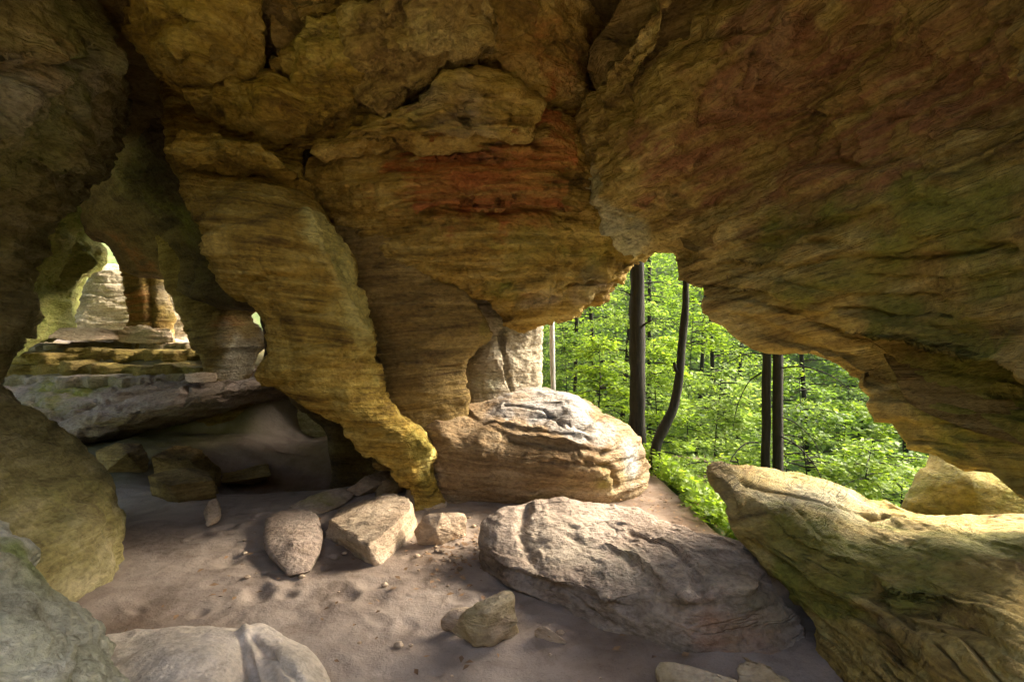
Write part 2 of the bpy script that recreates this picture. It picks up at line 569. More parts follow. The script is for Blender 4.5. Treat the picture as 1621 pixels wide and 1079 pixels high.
def leaf_mat(name, dark, mid, light, trans=.6):
    m, nt, out = new_mat(name)
    b = NB(nt)
    tint = b.n('ShaderNodeAttribute', attribute_name='tint')
    sep = b.n('ShaderNodeSeparateColor'); b.l(tint.outputs['Color'], sep.inputs['Color'])
    col = b.ramp(sep.outputs['Red'], [(0, dark), (.5, mid), (1, light)])
    df = b.n('ShaderNodeBsdfDiffuse'); b.l(col, df.inputs['Color'])
    tr = b.n('ShaderNodeBsdfTranslucent'); b.l(b.mix(1.0, col, (1.15, 1.2, .75), 'MULTIPLY'), tr.inputs['Color'])
    gl = b.n('ShaderNodeBsdfGlossy'); gl.inputs['Roughness'].default_value = .45; gl.inputs['Color'].default_value = (.9, 1, .9, 1)
    mx = b.n('ShaderNodeMixShader'); mx.inputs[0].default_value = trans
    b.l(df.outputs[0], mx.inputs[1]); b.l(tr.outputs[0], mx.inputs[2])
    m2 = b.n('ShaderNodeMixShader'); m2.inputs[0].default_value = .02
    b.l(mx.outputs[0], m2.inputs[1]); b.l(gl.outputs[0], m2.inputs[2])
    b.l(m2.outputs[0], out.inputs['Surface'])
    return m
M_leaf = leaf_mat('leaf_bright', (.09, .155, .012), (.165, .25, .020), (.26, .35, .045))
M_leafd = leaf_mat('leaf_deep', (.055, .105, .015), (.105, .175, .022), (.18, .26, .045))
M_leafp = leaf_mat('leaf_pale', (.11, .17, .03), (.19, .28, .05), (.29, .37, .10))

# ------------------------------------------------------------------ ground
def floor_h(x, y):
    """sand floor of the cave, climbing to rock ledges at the far end of the passage"""
    k = smooth(-5.4, -7.4, x)
    ramp = np.interp(y, [9.3, 13.6, 14.3, 14.9, 15.4, 16.9, 17.1, 30], [0, .1, .9, 1.68, 2.05, 2.42, 2.62, 2.7])
    z = k * ramp
    z = z + .2 * smooth(-3.6, -5.2, x) * smooth(7, 4, y)
    z = z - .85 * np.exp(-(((x + 4.9) / 2.3) ** 2 + ((y - 11.2) / 1.7) ** 2) ** 1.5)
    return z

def outer_h(x, y):
    d = np.maximum(np.maximum((x - 2.9 - 2.2 * smooth(7.0, 5.6, y) - 5 * smooth(3, 1, y)) * .75, (y - 11.0) * .65), 0)
    drop = -np.minimum(d, 5.5)
    r = np.hypot(x, y)
    hill = np.maximum(r - 24, 0) * .62
    return drop + np.minimum(hill, 26)

# outer terrain, one sheet
gx = np.concatenate([np.linspace(-160, -20, 30), np.linspace(-19, 30, 120), np.linspace(31, 160, 40)])
gy = np.concatenate([np.linspace(-60, -5, 20), np.linspace(-4, 45, 120), np.linspace(46, 180, 40)])
X, Y = np.meshgrid(gx, gy)
inside = (smooth(3.2, 2.6, X) * smooth(11.5, 10.5, Y))
Z = outer_h(X, Y) - 2.6 * inside - .12
Z += .35 * fbm(np.stack([X, Y, X * 0], -1).reshape(-1, 3) * .25, 3).reshape(X.shape) * (1 - inside)
Z = np.where((X < -3) & (Y > 8) & (Y < 30), np.minimum(Z, -2.8), Z)
V = np.stack([X, Y, Z], -1).reshape(-1, 3)
nu, nv = len(gx), len(gy)
a = (np.arange(nv - 1)[:, None] * nu + np.arange(nu - 1)[None]).reshape(-1)
tag(mesh_obj('ground', V, np.stack([a, a + 1, a + nu + 1, a + nu], 1), M_soil), 'forest ground falling away from the cave and climbing the far slope', kind='structure')

# cave floor, finer sheet
gy = np.concatenate([np.linspace(-9, 1.9, 24), np.linspace(2.0, 9.0, 260), np.linspace(9.05, 21.5, 110)])
gx = np.concatenate([np.linspace(-20, -6.1, 70), np.linspace(-6, 3.3, 330), np.linspace(3.5, 9, 16)])
X, Y = np.meshgrid(gx, gy)
Z = floor_h(X, Y)
v = np.stack([X, Y, Z], -1).reshape(-1, 3).astype(np.float32)
v2 = v.copy(); v2[:, 2] = 0
Z = Z.reshape(-1) + .06 * fbm(v2 * .9, 3) + .018 * fbm(v2 * 3.1 + 9, 4) + .006 * np.abs(fbm(v2 * 9 + 2, 3))
rock = smooth(9.4, 11.0, v[:, 1]) * smooth(-3.5, -5.5, v[:, 0])
qq = np.stack([v[:, 0], v[:, 0] * 0, v[:, 1] + .22 * v[:, 0]], 1).astype(np.float32)
lv1, ln1 = layers(qq, 1.1, .6, .5, 3.0, .10)
lv2, ln2 = layers(qq + 5, 3.0, 1.4, .4, 9.0, .2)
Z = Z + rock * (.22 * lv1 - .10 * ln1 + .07 * lv2 - .04 * ln2)
# foot-worn dents
rng = np.random.RandomState(3)
for k in range(130):
    cx_, cy_ = rng.uniform(-4.2, 1.6), rng.uniform(3.2, 8.5)
    r_ = rng.uniform(.04, .13)
    an = rng.uniform(0, 3.14); st_ = rng.uniform(1, 2.2)
    sel = np.nonzero((np.abs(v[:, 0] - cx_) < .5) & (np.abs(v[:, 1] - cy_) < .5))[0]
    ex, ey = v[sel, 0] - cx_, v[sel, 1] - cy_
    dd = np.hypot(ex * math.cos(an) + ey * math.sin(an), (ey * math.cos(an) - ex * math.sin(an)) / st_)
    Z[sel] -= rng.uniform(.008, .028) * np.exp(-(dd / r_) ** 3) - .008 * np.exp(-((dd - r_ * 1.4) / (r_ * .5)) ** 2)
edge_x = 2.7 + 2.2 * smooth(7.0, 5.6, v[:, 1]) + 6 * smooth(3, 1, v[:, 1])
Z -= 1.0 * smooth(0, .7, v[:, 0] - edge_x) ** 1.2 + 1.2 * smooth(10.8, 12.2, v[:, 1]) * smooth(-3.4, -2.4, v[:, 0])
v[:, 2] = Z
tint = np.zeros((len(v), 3))
tint[:, 1] = smooth(-6.2, -8.0, v[:, 0]) * smooth(8, 10, v[:, 1]) * smooth(17.6, 16.9, v[:, 1]) * 1.3
tint[:, 0] += 1.1 * np.exp(-(((v[:, 0] + 5.2) / 2.6) ** 2 + ((v[:, 1] - 11.4) / 1.9) ** 2) ** 2)  # dark brown ellipse on the hollow floor; paints its deep shade
tint[:, 2] = rock * (1 - tint[:, 1]) * .25
tint[:, 0] += smooth(1.9, 2.6, v[:, 0]) * smooth(5.5, 6.5, v[:, 1]) * .8
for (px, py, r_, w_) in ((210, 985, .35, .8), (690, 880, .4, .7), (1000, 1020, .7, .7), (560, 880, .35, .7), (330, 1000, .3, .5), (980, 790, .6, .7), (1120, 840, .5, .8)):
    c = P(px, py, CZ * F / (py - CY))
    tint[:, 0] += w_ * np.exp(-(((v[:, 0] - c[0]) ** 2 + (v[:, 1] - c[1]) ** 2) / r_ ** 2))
nu, nv = len(gx), len(gy)
a = (np.arange(nv - 1)[:, None] * nu + np.arange(nu - 1)[None]).reshape(-1)
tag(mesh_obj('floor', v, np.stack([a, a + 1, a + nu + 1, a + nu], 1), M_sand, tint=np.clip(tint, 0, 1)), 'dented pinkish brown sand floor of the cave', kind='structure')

# ------------------------------------------------------------------ cave roof (out of sight, keeps the daylight out)
def slab(name, x0, x1, y0, y1, z0, z1, mat, parent=None):
    nx, ny = max(4, int((x1 - x0) * 3)), max(4, int((y1 - y0) * 3))
    prof = [(0, 0), (0, 1), (1, 1), (1, 0)]
    gx = np.linspace(x0, x1, nx); gy = np.linspace(y0, y1, ny)
    X, Y = np.meshgrid(gx, gy)
    bot = np.stack([X, Y, np.full_like(X, z0)], -1).reshape(-1, 3)
    bot[:, 2] += .35 * fbm(bot.astype(np.float32) * .6, 4)
    top = bot.copy(); top[:, 2] = z1
    V = np.concatenate([bot, top]); n = nx * ny
    a = (np.arange(ny - 1)[:, None] * nx + np.arange(nx - 1)[None]).reshape(-1)
    q = np.stack([a, a + 1, a + nx + 1, a + nx], 1)
    rim = np.concatenate([np.arange(nx), np.arange(2 * nx - 1, n, nx), np.arange(n - 2, n - nx - 1, -1), np.arange(n - 2 * nx, 0, -nx)])
    s = np.stack([rim, np.roll(rim, -1), np.roll(rim, -1) + n, rim + n], 1)
    return mesh_obj(name, V, np.concatenate([q, q + n, s]), mat, parent)

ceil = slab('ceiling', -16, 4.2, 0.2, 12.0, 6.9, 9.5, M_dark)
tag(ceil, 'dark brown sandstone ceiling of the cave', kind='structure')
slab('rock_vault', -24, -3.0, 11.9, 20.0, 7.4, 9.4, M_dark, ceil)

bw = sheet('light_block_wall', [[('w', x, y, z) for x, y in ((-7, -6), (-4.4, -5.6), (-1.8, -5), (.8, -4.8), (3.0, -4.6), (4.0, -3.2), (4.2, -1.2))] for z in (-1, 1, 3, 5, 7.2)], 60, 60, M_dark, dict(lump=.2, ls=.6, sa=.04, sf=2, rough=.03))  # added wall out of view; cuts the light from behind the viewer
tag(bw, 'unseen brown rock wall added behind the viewer to hold back light', kind='structure')

# ------------------------------------------------------------------ right-hand overhang
lip = [(1075, -120, 7.4), (1032, 20, 7.7), (968, 130, 7.9), (914, 195, 7.9), (908, 285, 7.8), (938, 335, 7.7), (978, 390, 7.9), (1018, 405, 7.9),
       (1060, 409, 7.8), (1064, 446, 7.5), (1112, 468, 7.2), (1118, 505, 7.0), (1195, 551, 6.7), (1290, 572, 6.4), (1345, 610, 6.1),
       (1388, 650, 5.9), (1430, 695, 5.6), (1468, 718, 5.4), (1535, 756, 5.0), (1620, 800, 4.6), (1780, 870, 4.1)]
tgt = [(1180, -160, 4.6), (1220, -160, 4.6), (1260, -150, 4.5), (1300, -140, 4.4), (1340, -130, 4.3), (1390, -120, 4.2), (1440, -110, 4.1), (1480, -100, 4.0),
       (1530, -80, 3.9), (1590, -40, 3.7), (1640, 0, 3.5), (1680, 50, 3.4), (1700, 110, 3.3), (1710, 180, 3.2), (1720, 250, 3.15),
       (1740, 330, 3.1), (1750, 410, 3.1), (1760, 490, 3.1), (1780, 580, 3.2), (1820, 680, 3.3), (1900, 760, 3.3)]
cols = []
for i, (L, T) in enumerate(zip(lip, tgt)):
    lw = np.array(P(*L)); tw = np.array(P(*T))
    c = [lw + [1.0, 4.0, 7.0], lw + [.9, 2.0, 2.6], lw + [.25, .55, .45], lw]
    for t in (.08, .22, .40, .60, .80, 1.0):
        px = L[0] + (T[0] - L[0]) * t; py = L[1] + (T[1] - L[1]) * t
        dd = L[2] + (T[2] - L[2]) * t ** .9
        if i <= 5: dd -= .35 * math.sin(math.pi * min(t * 1.6, 1))
        if i <= 3: dd = min(dd, (5.6, 6.0, 6.5, 7.0)[i] - t * 1.2) if t > .05 else dd
        c.append(np.array(P(px, py, dd)))
    back = np.array([tw[0] * 1.05, 1.2 - .02 * i, tw[2] * 1.0 + .25])
    c.append(back)
    cols.append(c)
cols = np.array(cols)
G = crom(np.swapaxes(crom(cols, 480), 0, 1), 350)
over = finish_grid('right_wall', G, False, M_over,
    dict(bed=(.26, -.05), lump=.20, ls=.75, sa=.095, sf=2.2, rough=.05, rs=3.2, pit=.055, ps=2.4, seed=3.0, facet=.14, fs=1.3), low=dict(bed=(.30, -.05), lump=.16, ls=.7, sa=.12, sf=1.9, rough=.016, rs=4, seed=3.0, facet=.035, fs=1.0),
    strokes=[([(1420, 532), (1480, 545), (1560, 562), (1750, 588)], .34, .85, 'ledge'),
             ([(1150, 415), (1250, 420), (1330, 405), (1420, 390)], .10, .12, 'ledge'),
             ([(1085, 455), (1180, 462), (1300, 470), (1420, 470)], .08, .08, 'ledge'),
             ([(1180, 380), (1290, 350), (1375, 328)], .09, .14, 'ledge'),
             ([(1120, 490), (1240, 500), (1340, 530)], .07, .06, 'ledge'),
             ([(1300, 585), (1420, 620), (1540, 640), (1640, 650)], .10, .07, 'ledge'),
             ([(1010, 200), (1100, 120), (1140, 20)], .2, .12, 'ridge'),
             ([(1380, 70), (1500, 150), (1640, 190)], .16, .16, 'crack'),
             ([(1440, 260), (1540, 200), (1640, 150)], .12, .08, 'crack')],
    blobs=[('r', 1180, 180, 1.6, .8), ('r', 1350, 120, 1.5, .8), ('r', 1500, 60, 1.2, .8), ('r', 1300, 300, 1.0, .45), ('r', 1050, 270, .9, .55),
           ('g', 1350, 430, 1.2, .5), ('g', 1550, 330, 1.0, .55), ('g', 1500, 480, 1.2, .45), ('g', 1450, 640, 1.0, .5), ('g', 1200, 400, .9, .5),
           ('b', 925, 300, .4, 1.1), ('b', 950, 340, .45, 1.2), ('b', 990, 385, .5, 1.2), ('g', 980, 380, .6, .4), ('b', 1190, 90, .8, .35), ('g', 1560, 700, 1.0, .55), ('r', 1250, 500, .9, .2)])  # pale blobs at the arch rim paint its sunlit edge
# unseen inner sheet, added so sun cannot leak through the thin overhang
Gc = crom(np.swapaxes(crom(cols, 90), 0, 1), 60)
Nc = grid_normals(Gc, False)
tc = np.array([0, 0, CZ]) - Gc
if ((Nc * tc).sum(-1) * (Gc[..., 1] > .6) / np.linalg.norm(tc, axis=-1) ** 4).sum() < 0: Nc = -Nc
Gc = Gc - Nc * .55
nvc, nuc = Gc.shape[:2]
ac = (np.arange(nvc - 1)[:, None] * nuc + np.arange(nuc - 1)[None]).reshape(-1)
mesh_obj('sun_leak_core', Gc.reshape(-1, 3), np.stack([ac, ac + 1, ac + nuc + 1, ac + nuc], 1), M_dark, over)
tag(over, 'huge rough sandstone overhang leaning in above the forest opening', kind='structure')

# ------------------------------------------------------------------ central mass: hanging block, shaft, boat-shaped base
pil = empty('rock_pillar')
tag(pil, 'red banded sandstone pillar with a wide hanging block and narrow dark shaft', 'rock pillar')
cap = [
 [(400, -200, 4.6), (520, -200, 4.5), (640, -200, 4.5), (760, -200, 4.5), (870, -200, 4.8), (950, -200, 5.6), (1020, -200, 6.6), (1100, -200, 7.6)],
 [(420, -40, 5.5), (540, -40, 5.3), (650, -40, 5.3), (760, -40, 5.4), (860, -40, 5.7), (950, -40, 6.5), (1020, -40, 7.4), (1100, -40, 8.4)],
 [(440, 90, 6.5), (550, 80, 6.3), (650, 80, 6.2), (750, 80, 6.2), (850, 80, 6.4), (930, 80, 7.1), (980, 80, 8.0), (1060, 80, 9.0)],
 [(460, 180, 7.1), (550, 180, 6.9), (650, 170, 6.7), (750, 150, 6.6), (850, 150, 6.7), (900, 160, 7.2), (950, 170, 8.2), (1020, 180, 9.0)],
 [(470, 235, 7.3), (550, 225, 7.0), (650, 215, 6.8), (750, 212, 6.75), (840, 215, 6.8), (905, 215, 7.2), (950, 220, 7.8), (1020, 230, 8.5)],
 [(480, 300, 7.6), (560, 290, 7.3), (650, 290, 7.2), (750, 290, 7.1), (840, 290, 7.1), (920, 290, 7.5), (970, 300, 8.0), (1040, 320, 8.7)],
 [(520, 360, 8.0), (590, 350, 7.7), (660, 345, 7.5), (750, 340, 7.35), (840, 340, 7.4), (930, 345, 7.8), (985, 360, 8.2), (1040, 380, 8.9)],
 [(550, 420, 8.3), (610, 420, 8.0), (680, 410, 7.8), (760, 400, 7.75), (850, 395, 7.9), (930, 390, 8.2), (990, 395, 8.5), (1030, 402, 9)],
 [(560, 470, 8.8), (620, 480, 8.7), (690, 465, 8.6), (750, 455, 8.6), (825, 500, 8.6), (895, 488, 8.7), (965, 456, 8.8), (1014, 412, 9.0)],
 [(570, 500, 9.6), (630, 510, 9.6), (700, 480, 9.6), (760, 450, 9.7), (828, 490, 10), (890, 470, 10.2), (950, 440, 10.2), (1000, 405, 10)],
 [(570, 250, 11.4), (630, 250, 11.4), (700, 250, 11.4), (760, 250, 11.4), (830, 250, 11.4), (890, 250, 11.4), (950, 250, 11.4), (1010, 250, 11.4)],
 [(570, -150, 11.6), (630, -150, 11.6), (700, -150, 11.6), (760, -150, 11.6), (830, -150, 11.6), (890, -150, 11.6), (950, -150, 11.6), (1010, -150, 11.6)],
]
sheet('hanging_block', cap, 350, 430, M_cent,
    dict(bed=(.03, .0), lump=.13, ls=.8, sa=.085, sf=3.4, rough=.03, rs=5, crack=.06, seed=1.0, facet=.09), parent=pil,
    strokes=[([(478, 236), (600, 220), (720, 214), (850, 214)], .18, .62, 'ledge'),
             ([(600, 238), (720, 240), (860, 246)], .08, .34, 'ledge'),
             ([(640, 262), (760, 256), (900, 268)], .06, .18, 'ledge'),
             ([(640, 330), (700, 318), (760, 328), (910, 332)], .16, .42, 'ledge'),
             ([(845, 215), (852, 190), (860, 165), (910, 170)], .07, .28, 'crack'),
             ([(560, 30), (575, 110), (590, 190)], .08, .3, 'crack'),
             ([(600, 190), (660, 150), (700, 110), (760, 95)], .12, .28, 'ledge'),
             ([(560, 190), (640, 180), (740, 168), (830, 172)], .06, .12, 'ledge'),
             ([(740, 290), (742, 310), (745, 325)], .03, .05, 'crack'),
             ([(590, 400), (700, 420), (800, 440)], .07, .06, 'ledge'),
             ([(830, 495), (880, 450), (960, 440), (1000, 415)], .12, .28, 'ledge')],
    blobs=[('r', 720, 285, .9, 1.7), ('r', 850, 290, .9, 1.7), ('r', 890, 220, .5, 1.5), ('r', 600, 290, .6, .3), ('r', 820, 20, .9, .5), ('r', 900, 80, .7, .6),
           ('g', 640, 60, .9, .6), ('g', 700, 20, .7, .5), ('b', 650, 70, .6, .4), ('g', 850, 390, .9, .65), ('g', 940, 400, .7, .6), ('g', 700, 380, .7, .35),
           ('b', 930, 460, .6, .6), ('b', 850, 480, .5, .6), ('r', 830, 465, .22, .9), ('g', 790, 460, .4, .7), ('b', 760, 190, .7, .4)])  # small red blob beside the shaft paints an orange glow
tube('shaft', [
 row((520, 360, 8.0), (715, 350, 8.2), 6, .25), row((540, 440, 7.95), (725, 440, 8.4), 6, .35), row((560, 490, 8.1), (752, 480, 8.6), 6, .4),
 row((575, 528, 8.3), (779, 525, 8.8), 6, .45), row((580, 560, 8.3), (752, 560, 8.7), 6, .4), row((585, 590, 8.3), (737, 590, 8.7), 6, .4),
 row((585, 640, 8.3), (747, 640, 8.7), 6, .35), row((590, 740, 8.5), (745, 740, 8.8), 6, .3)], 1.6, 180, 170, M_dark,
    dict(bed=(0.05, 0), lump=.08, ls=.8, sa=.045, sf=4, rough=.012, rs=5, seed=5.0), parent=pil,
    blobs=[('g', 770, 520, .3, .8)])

outer = tube('rock_column', [
 row((730, 380, 9.9), (872, 380, 10.4), 6, .2), row((738, 455, 9.9), (866, 470, 10.3), 6, .2), row((750, 490, 9.9), (864, 495, 10.3), 6, .2), row((762, 525, 9.9), (860, 525, 10.3), 6, .22), row((755, 550, 9.9), (858, 550, 10.3), 6, .25),
 row((742, 575, 9.8), (856, 575, 10.3), 6, .3), row((737, 600, 9.8), (855, 600, 10.3), 6, .3), row((745, 640, 9.8), (857, 640, 10.3), 6, .3),
 row((745, 800, 9.8), (870, 800, 10.3), 6, .3)], .9, 130, 150, M_grey,
    dict(bed=(.0, .0), lump=.07, ls=1.1, sa=.02, sf=3, rough=.03, rs=5, seed=8.0),
    strokes=[([(793, 525), (795, 550), (803, 580)], .05, .16, 'crack'), ([(800, 580), (812, 620)], .04, .08, 'crack')],
    blobs=[('g', 800, 500, .4, .7), ('g', 770, 610, .5, .5), ('b', 830, 560, .5, .6)])
tag(outer, 'short grey green weathered column standing outside between shaft and forest', 'rock column')

boat = boulder('boat_boulder',
    [(600, 640), (660, 640), (740, 640), (790, 625), (850, 615), (905, 624), (945, 640), (955, 655), (985, 668), (1010, 690), (1025, 720), (1028, 750), (1015, 775),
     (985, 797), (940, 806), (880, 804), (820, 806), (760, 815), (715, 812), (680, 790), (640, 740), (600, 690)],
    [(740, 640, 8.9), (850, 615, 9.2), (945, 640, 8.9), (800, 680, 8.2), (870, 712, 7.8), (940, 720, 7.7), (965, 690, 8.1), (1028, 740, 8.6), (850, 760, 7.75), (960, 760, 7.75), (900, 740, 7.65),
     (760, 700, 7.9), (700, 690, 8.0), (640, 660, 8.3), (760, 815, 8.3), (880, 804, 8.2), (985, 797, 8.3), (700, 760, 8.0), (780, 770, 7.95), (610, 690, 8.5), (820, 640, 8.7), (900, 650, 8.5), (640, 730, 8.4)],
    1.8, M_boat, dict(bed=(-.12, 0), lump=.07, ls=1.0, sa=.035, sf=4.2, rough=.015, rs=6, seed=11.0), na=340, nr=130, edge=.25, centre=(830, 715),
    strokes=[([(740, 650), (820, 690), (900, 700), (960, 712)], .07, .14, 'ledge'), ([(800, 640), (860, 650), (890, 675)], .03, .06, 'crack'), ([(860, 660), (920, 680), (955, 660)], .04, .07, 'crack'),
             ([(780, 668), (850, 680), (930, 690)], .05, .07, 'ledge'), ([(930, 730), (970, 740), (975, 770)], .05, .10, 'crack'), ([(880, 725), (940, 735), (1000, 720)], .05, .08, 'ledge')],
    blobs=[('b', 850, 640, .9, 1.0), ('b', 920, 660, .7, 1.0), ('b', 1000, 730, .5, .9), ('g', 980, 760, .5, .6), ('g', 900, 770, .6, .35), ('b', 780, 650, .5, .9), ('g', 760, 645, .3, .5)])
tag(boat, 'boat shaped boulder with a pale ribbed top under the dark shaft', 'boulder')

# ------------------------------------------------------------------ leaning pillar between passage and shaft
lean = empty('leaning_pillar')
tag(lean, 'ochre rock pillar leaning down to a rounded foot with its rim light painted on', 'rock pillar')
tube('pillar_body', [
 row((250, 60, 8.6), (470, 60, 8.4), 6, .2), row((265, 180, 8.0), (482, 200, 7.9), 6, .2), row((285, 280, 7.2), (484, 285, 7.4), 6, .3), row((310, 360, 6.6), (533, 355, 7.3), 6, .6), row((345, 440, 6.8), (561, 405, 7.5), 6, .7),
 row((412, 500, 7.0), (572, 475, 7.6), 6, .65), row((420, 560, 7.1), (597, 543, 7.7), 6, .6), row((404, 600, 7.2), (606, 605, 7.75), 6, .55),
 row((450, 626, 7.3), (636, 652, 7.7), 6, .45), row((538, 680, 7.5), (685, 708, 7.8), 6, .3), row((600, 732, 7.7), (683, 746, 7.95), 6, .2),
 row((648, 776, 7.9), (706, 790, 8.1), 6, .1), row((655, 830, 7.9), (720, 830, 8.1), 6, .1)], 1.5, 290, 340, M_ochre,
    dict(bed=(-.12, .0), lump=.12, ls=.9, sa=.055, sf=3.2, rough=.025, rs=5, crack=.05, seed=21.0, facet=.06), parent=lean,
    strokes=[([(480, 350), (510, 420), (545, 480), (580, 540)], .10, .16, 'ridge'), ([(500, 400), (520, 455), (560, 510)], .05, .07, 'crack'),
             ([(545, 400), (552, 440), (560, 470)], .05, .07, 'crack'), ([(440, 585), (520, 575), (600, 560)], .06, .06, 'ledge'), ([(350, 260), (420, 262), (480, 290)], .12, .2, 'ledge')],
    blobs=[('b', 525, 365, .5, 1.0), ('b', 542, 410, .5, 1.1), ('b', 555, 460, .5, 1.1), ('b', 575, 505, .5, 1.1), ('b', 590, 540, .25, .9), ('g', 530, 400, .4, .4), ('b', 683, 730, .25, .9), ('b', 600, 600, .2, .6), ('g', 670, 700, .35, .8), ('b', 675, 690, .3, .6), ('g', 690, 770, .3, .7), ('r', 560, 560, .5, .25), ('g', 380, 330, .8, .3), ('b', 520, 370, .4, .4)])  # pale and green rim blobs paint the light on flank and foot
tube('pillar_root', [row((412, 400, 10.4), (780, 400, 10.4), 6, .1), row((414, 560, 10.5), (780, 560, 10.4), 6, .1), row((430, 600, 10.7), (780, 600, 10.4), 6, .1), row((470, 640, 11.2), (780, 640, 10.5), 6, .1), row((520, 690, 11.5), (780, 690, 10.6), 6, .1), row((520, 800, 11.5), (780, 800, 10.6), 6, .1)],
     3.0, 150, 90, M_shade_umber, dict(bed=(0, 0), lump=.15, ls=.8, sa=.04, sf=3, rough=.03, rs=4, seed=24.0), parent=lean)  # hollow back with shade in its colour, widened to close off stray light

# ------------------------------------------------------------------ far passage
far_b = tube('rock_pier', [row((240, 300, 13.2), (470, 300, 13.8), 5, .4), row((258, 436, 13.7), (460, 430, 14.2), 5, .4), row((276, 470, 13.9), (440, 470, 14.3), 5, .4), row((282, 500, 13.9), (398, 498, 14.4), 5, .4),
    row((290, 525, 13.9), (415, 520, 14.5), 5, .4), row((300, 548, 13.9), (424, 545, 14.5), 5, .45), row((318, 562, 14.0), (410, 560, 14.5), 5, .35), row((322, 585, 14.0), (402, 582, 14.5), 5, .35), row((312, 620, 14.0), (412, 620, 14.5), 5, .3), row((300, 740, 14.0), (425, 740, 14.5), 5, .3)],
    1.6, 120, 140, M_dark, dict(bed=(0, 0), lump=.12, ls=.8, sa=.05, sf=3.0, rough=.03, rs=4, seed=31.0),
    blobs=[('b', 390, 560, .9, .8), ('r', 360, 515, .6, .5), ('b', 380, 580, .7, .6)])
tag(far_b, 'layered dark pier with a lit ledgy foot beside the leaning pillar', 'rock pillar')
far_a = tube('rock_stack', [row((170, 380, 16.5), (290, 380, 17), 5, .3), row((190, 425, 16.7), (272, 428, 17.1), 5, .3), row((196, 440, 16.8), (263, 442, 17.2), 5, .3), row((198, 470, 16.8), (268, 470, 17.2), 5, .35), row((204, 500, 16.8), (278, 502, 17.2), 5, .35),
    row((200, 522, 16.8), (272, 524, 17.2), 5, .3), row((190, 590, 16.8), (285, 590, 17.2), 5, .3)], 1.3, 140, 140, M_dark, dict(bed=(0, 0), lump=.1, ls=.8, sa=.06, sf=3.2, rough=.03, rs=4, seed=33.0),
    strokes=[([(236, 440), (238, 480), (240, 520)], .12, .2, 'crack')],
    blobs=[('r', 215, 480, .9, .6), ('b', 262, 470, .6, .7), ('g', 240, 430, .6, .5), ('g', 265, 490, .5, .4)])
tag(far_a, 'squat reddish stacked pillar standing at the end of the passage', 'rock pillar')
pale = boulder('pale_rock', [(100, 530), (112, 490), (128, 455), (150, 425), (178, 415), (215, 420), (260, 425), (300, 440), (310, 530), (200, 545)],
    [(110, 520, 19), (150, 430, 19.6), (200, 430, 20), (200, 520, 19.4), (300, 480, 20)], 2.0, M_grey,
    dict(bed=(0, 0), lump=.15, ls=.6, sa=.13, sf=2.6, rough=.04, rs=3, seed=37.0), na=180, nr=60, edge=.5, tbase=(0, .2, .2))
tag(pale, 'pale grey layered rock glowing at the end of the passage', 'rock')
farw = boulder('far_wall', [(10, 560), (15, 470), (20, 400), (50, 330), (90, 280), (128, 262), (146, 310), (142, 370), (165, 396), (170, 418), (140, 440), (126, 470), (118, 500), (112, 528), (60, 545)],
    [(20, 540, 13.5), (30, 400, 13.5), (60, 340, 13.6), (128, 280, 14.5), (140, 378, 16.5), (190, 418, 17.5), (150, 430, 17.4), (130, 460, 17), (115, 520, 16.5), (75, 440, 15.2), (60, 530, 14.5), (100, 400, 15.2)],
    2.5, M_green, dict(bed=(.25, 0), lump=.14, ls=.7, sa=.08, sf=1.6, rough=.05, rs=2.5, seed=41.0, facet=.10, fs=1.1), na=240, nr=90, edge=.5, centre=(80, 430),
    strokes=[([(110, 350), (125, 390), (100, 440), (105, 490)], .25, .14, 'crack'), ([(60, 420), (80, 400), (70, 380)], .25, .12, 'crack'), ([(90, 480), (110, 440), (135, 410)], .2, .3, 'ridge')],
    tbase=(0, .95, .0))
tag(farw, 'flowing yellow green rock wall lit at the far end of the passage', kind='structure')
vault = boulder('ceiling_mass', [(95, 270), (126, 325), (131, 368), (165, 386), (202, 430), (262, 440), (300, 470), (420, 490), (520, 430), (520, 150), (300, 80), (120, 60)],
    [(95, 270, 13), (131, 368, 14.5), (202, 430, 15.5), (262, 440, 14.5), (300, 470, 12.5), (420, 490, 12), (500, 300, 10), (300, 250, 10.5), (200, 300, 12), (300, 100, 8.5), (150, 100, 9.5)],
    3.0, M_shade_umber, dict(bed=(.1, .1), lump=.15, ls=.5, sa=.06, sf=2, rough=.05, rs=2.5, seed=43.0), na=240, nr=90, edge=.5, centre=(300, 290),
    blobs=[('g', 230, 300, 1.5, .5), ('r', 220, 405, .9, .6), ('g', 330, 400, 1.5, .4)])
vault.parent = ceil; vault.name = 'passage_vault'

sunblk = boulder('sun_blocker_rock', [(480, 330), (540, 300), (640, 300), (700, 340), (720, 500), (700, 720), (560, 740), (480, 700), (465, 560), (470, 430)],
    [(440, 400, 14.2), (560, 400, 14.0), (700, 400, 13.6), (440, 680, 14.2), (700, 700, 13.6)], 2.4, M_grey, dict(bed=(0, 0), lump=.2, ls=.6, sa=.06, sf=2, rough=.04, rs=3, seed=45.0), na=140, nr=50, edge=.4)  # hidden rock added to keep the sun off the passage floor
tag(sunblk, 'unseen grey rock added behind the leaning pillar to block the sun', 'rock')

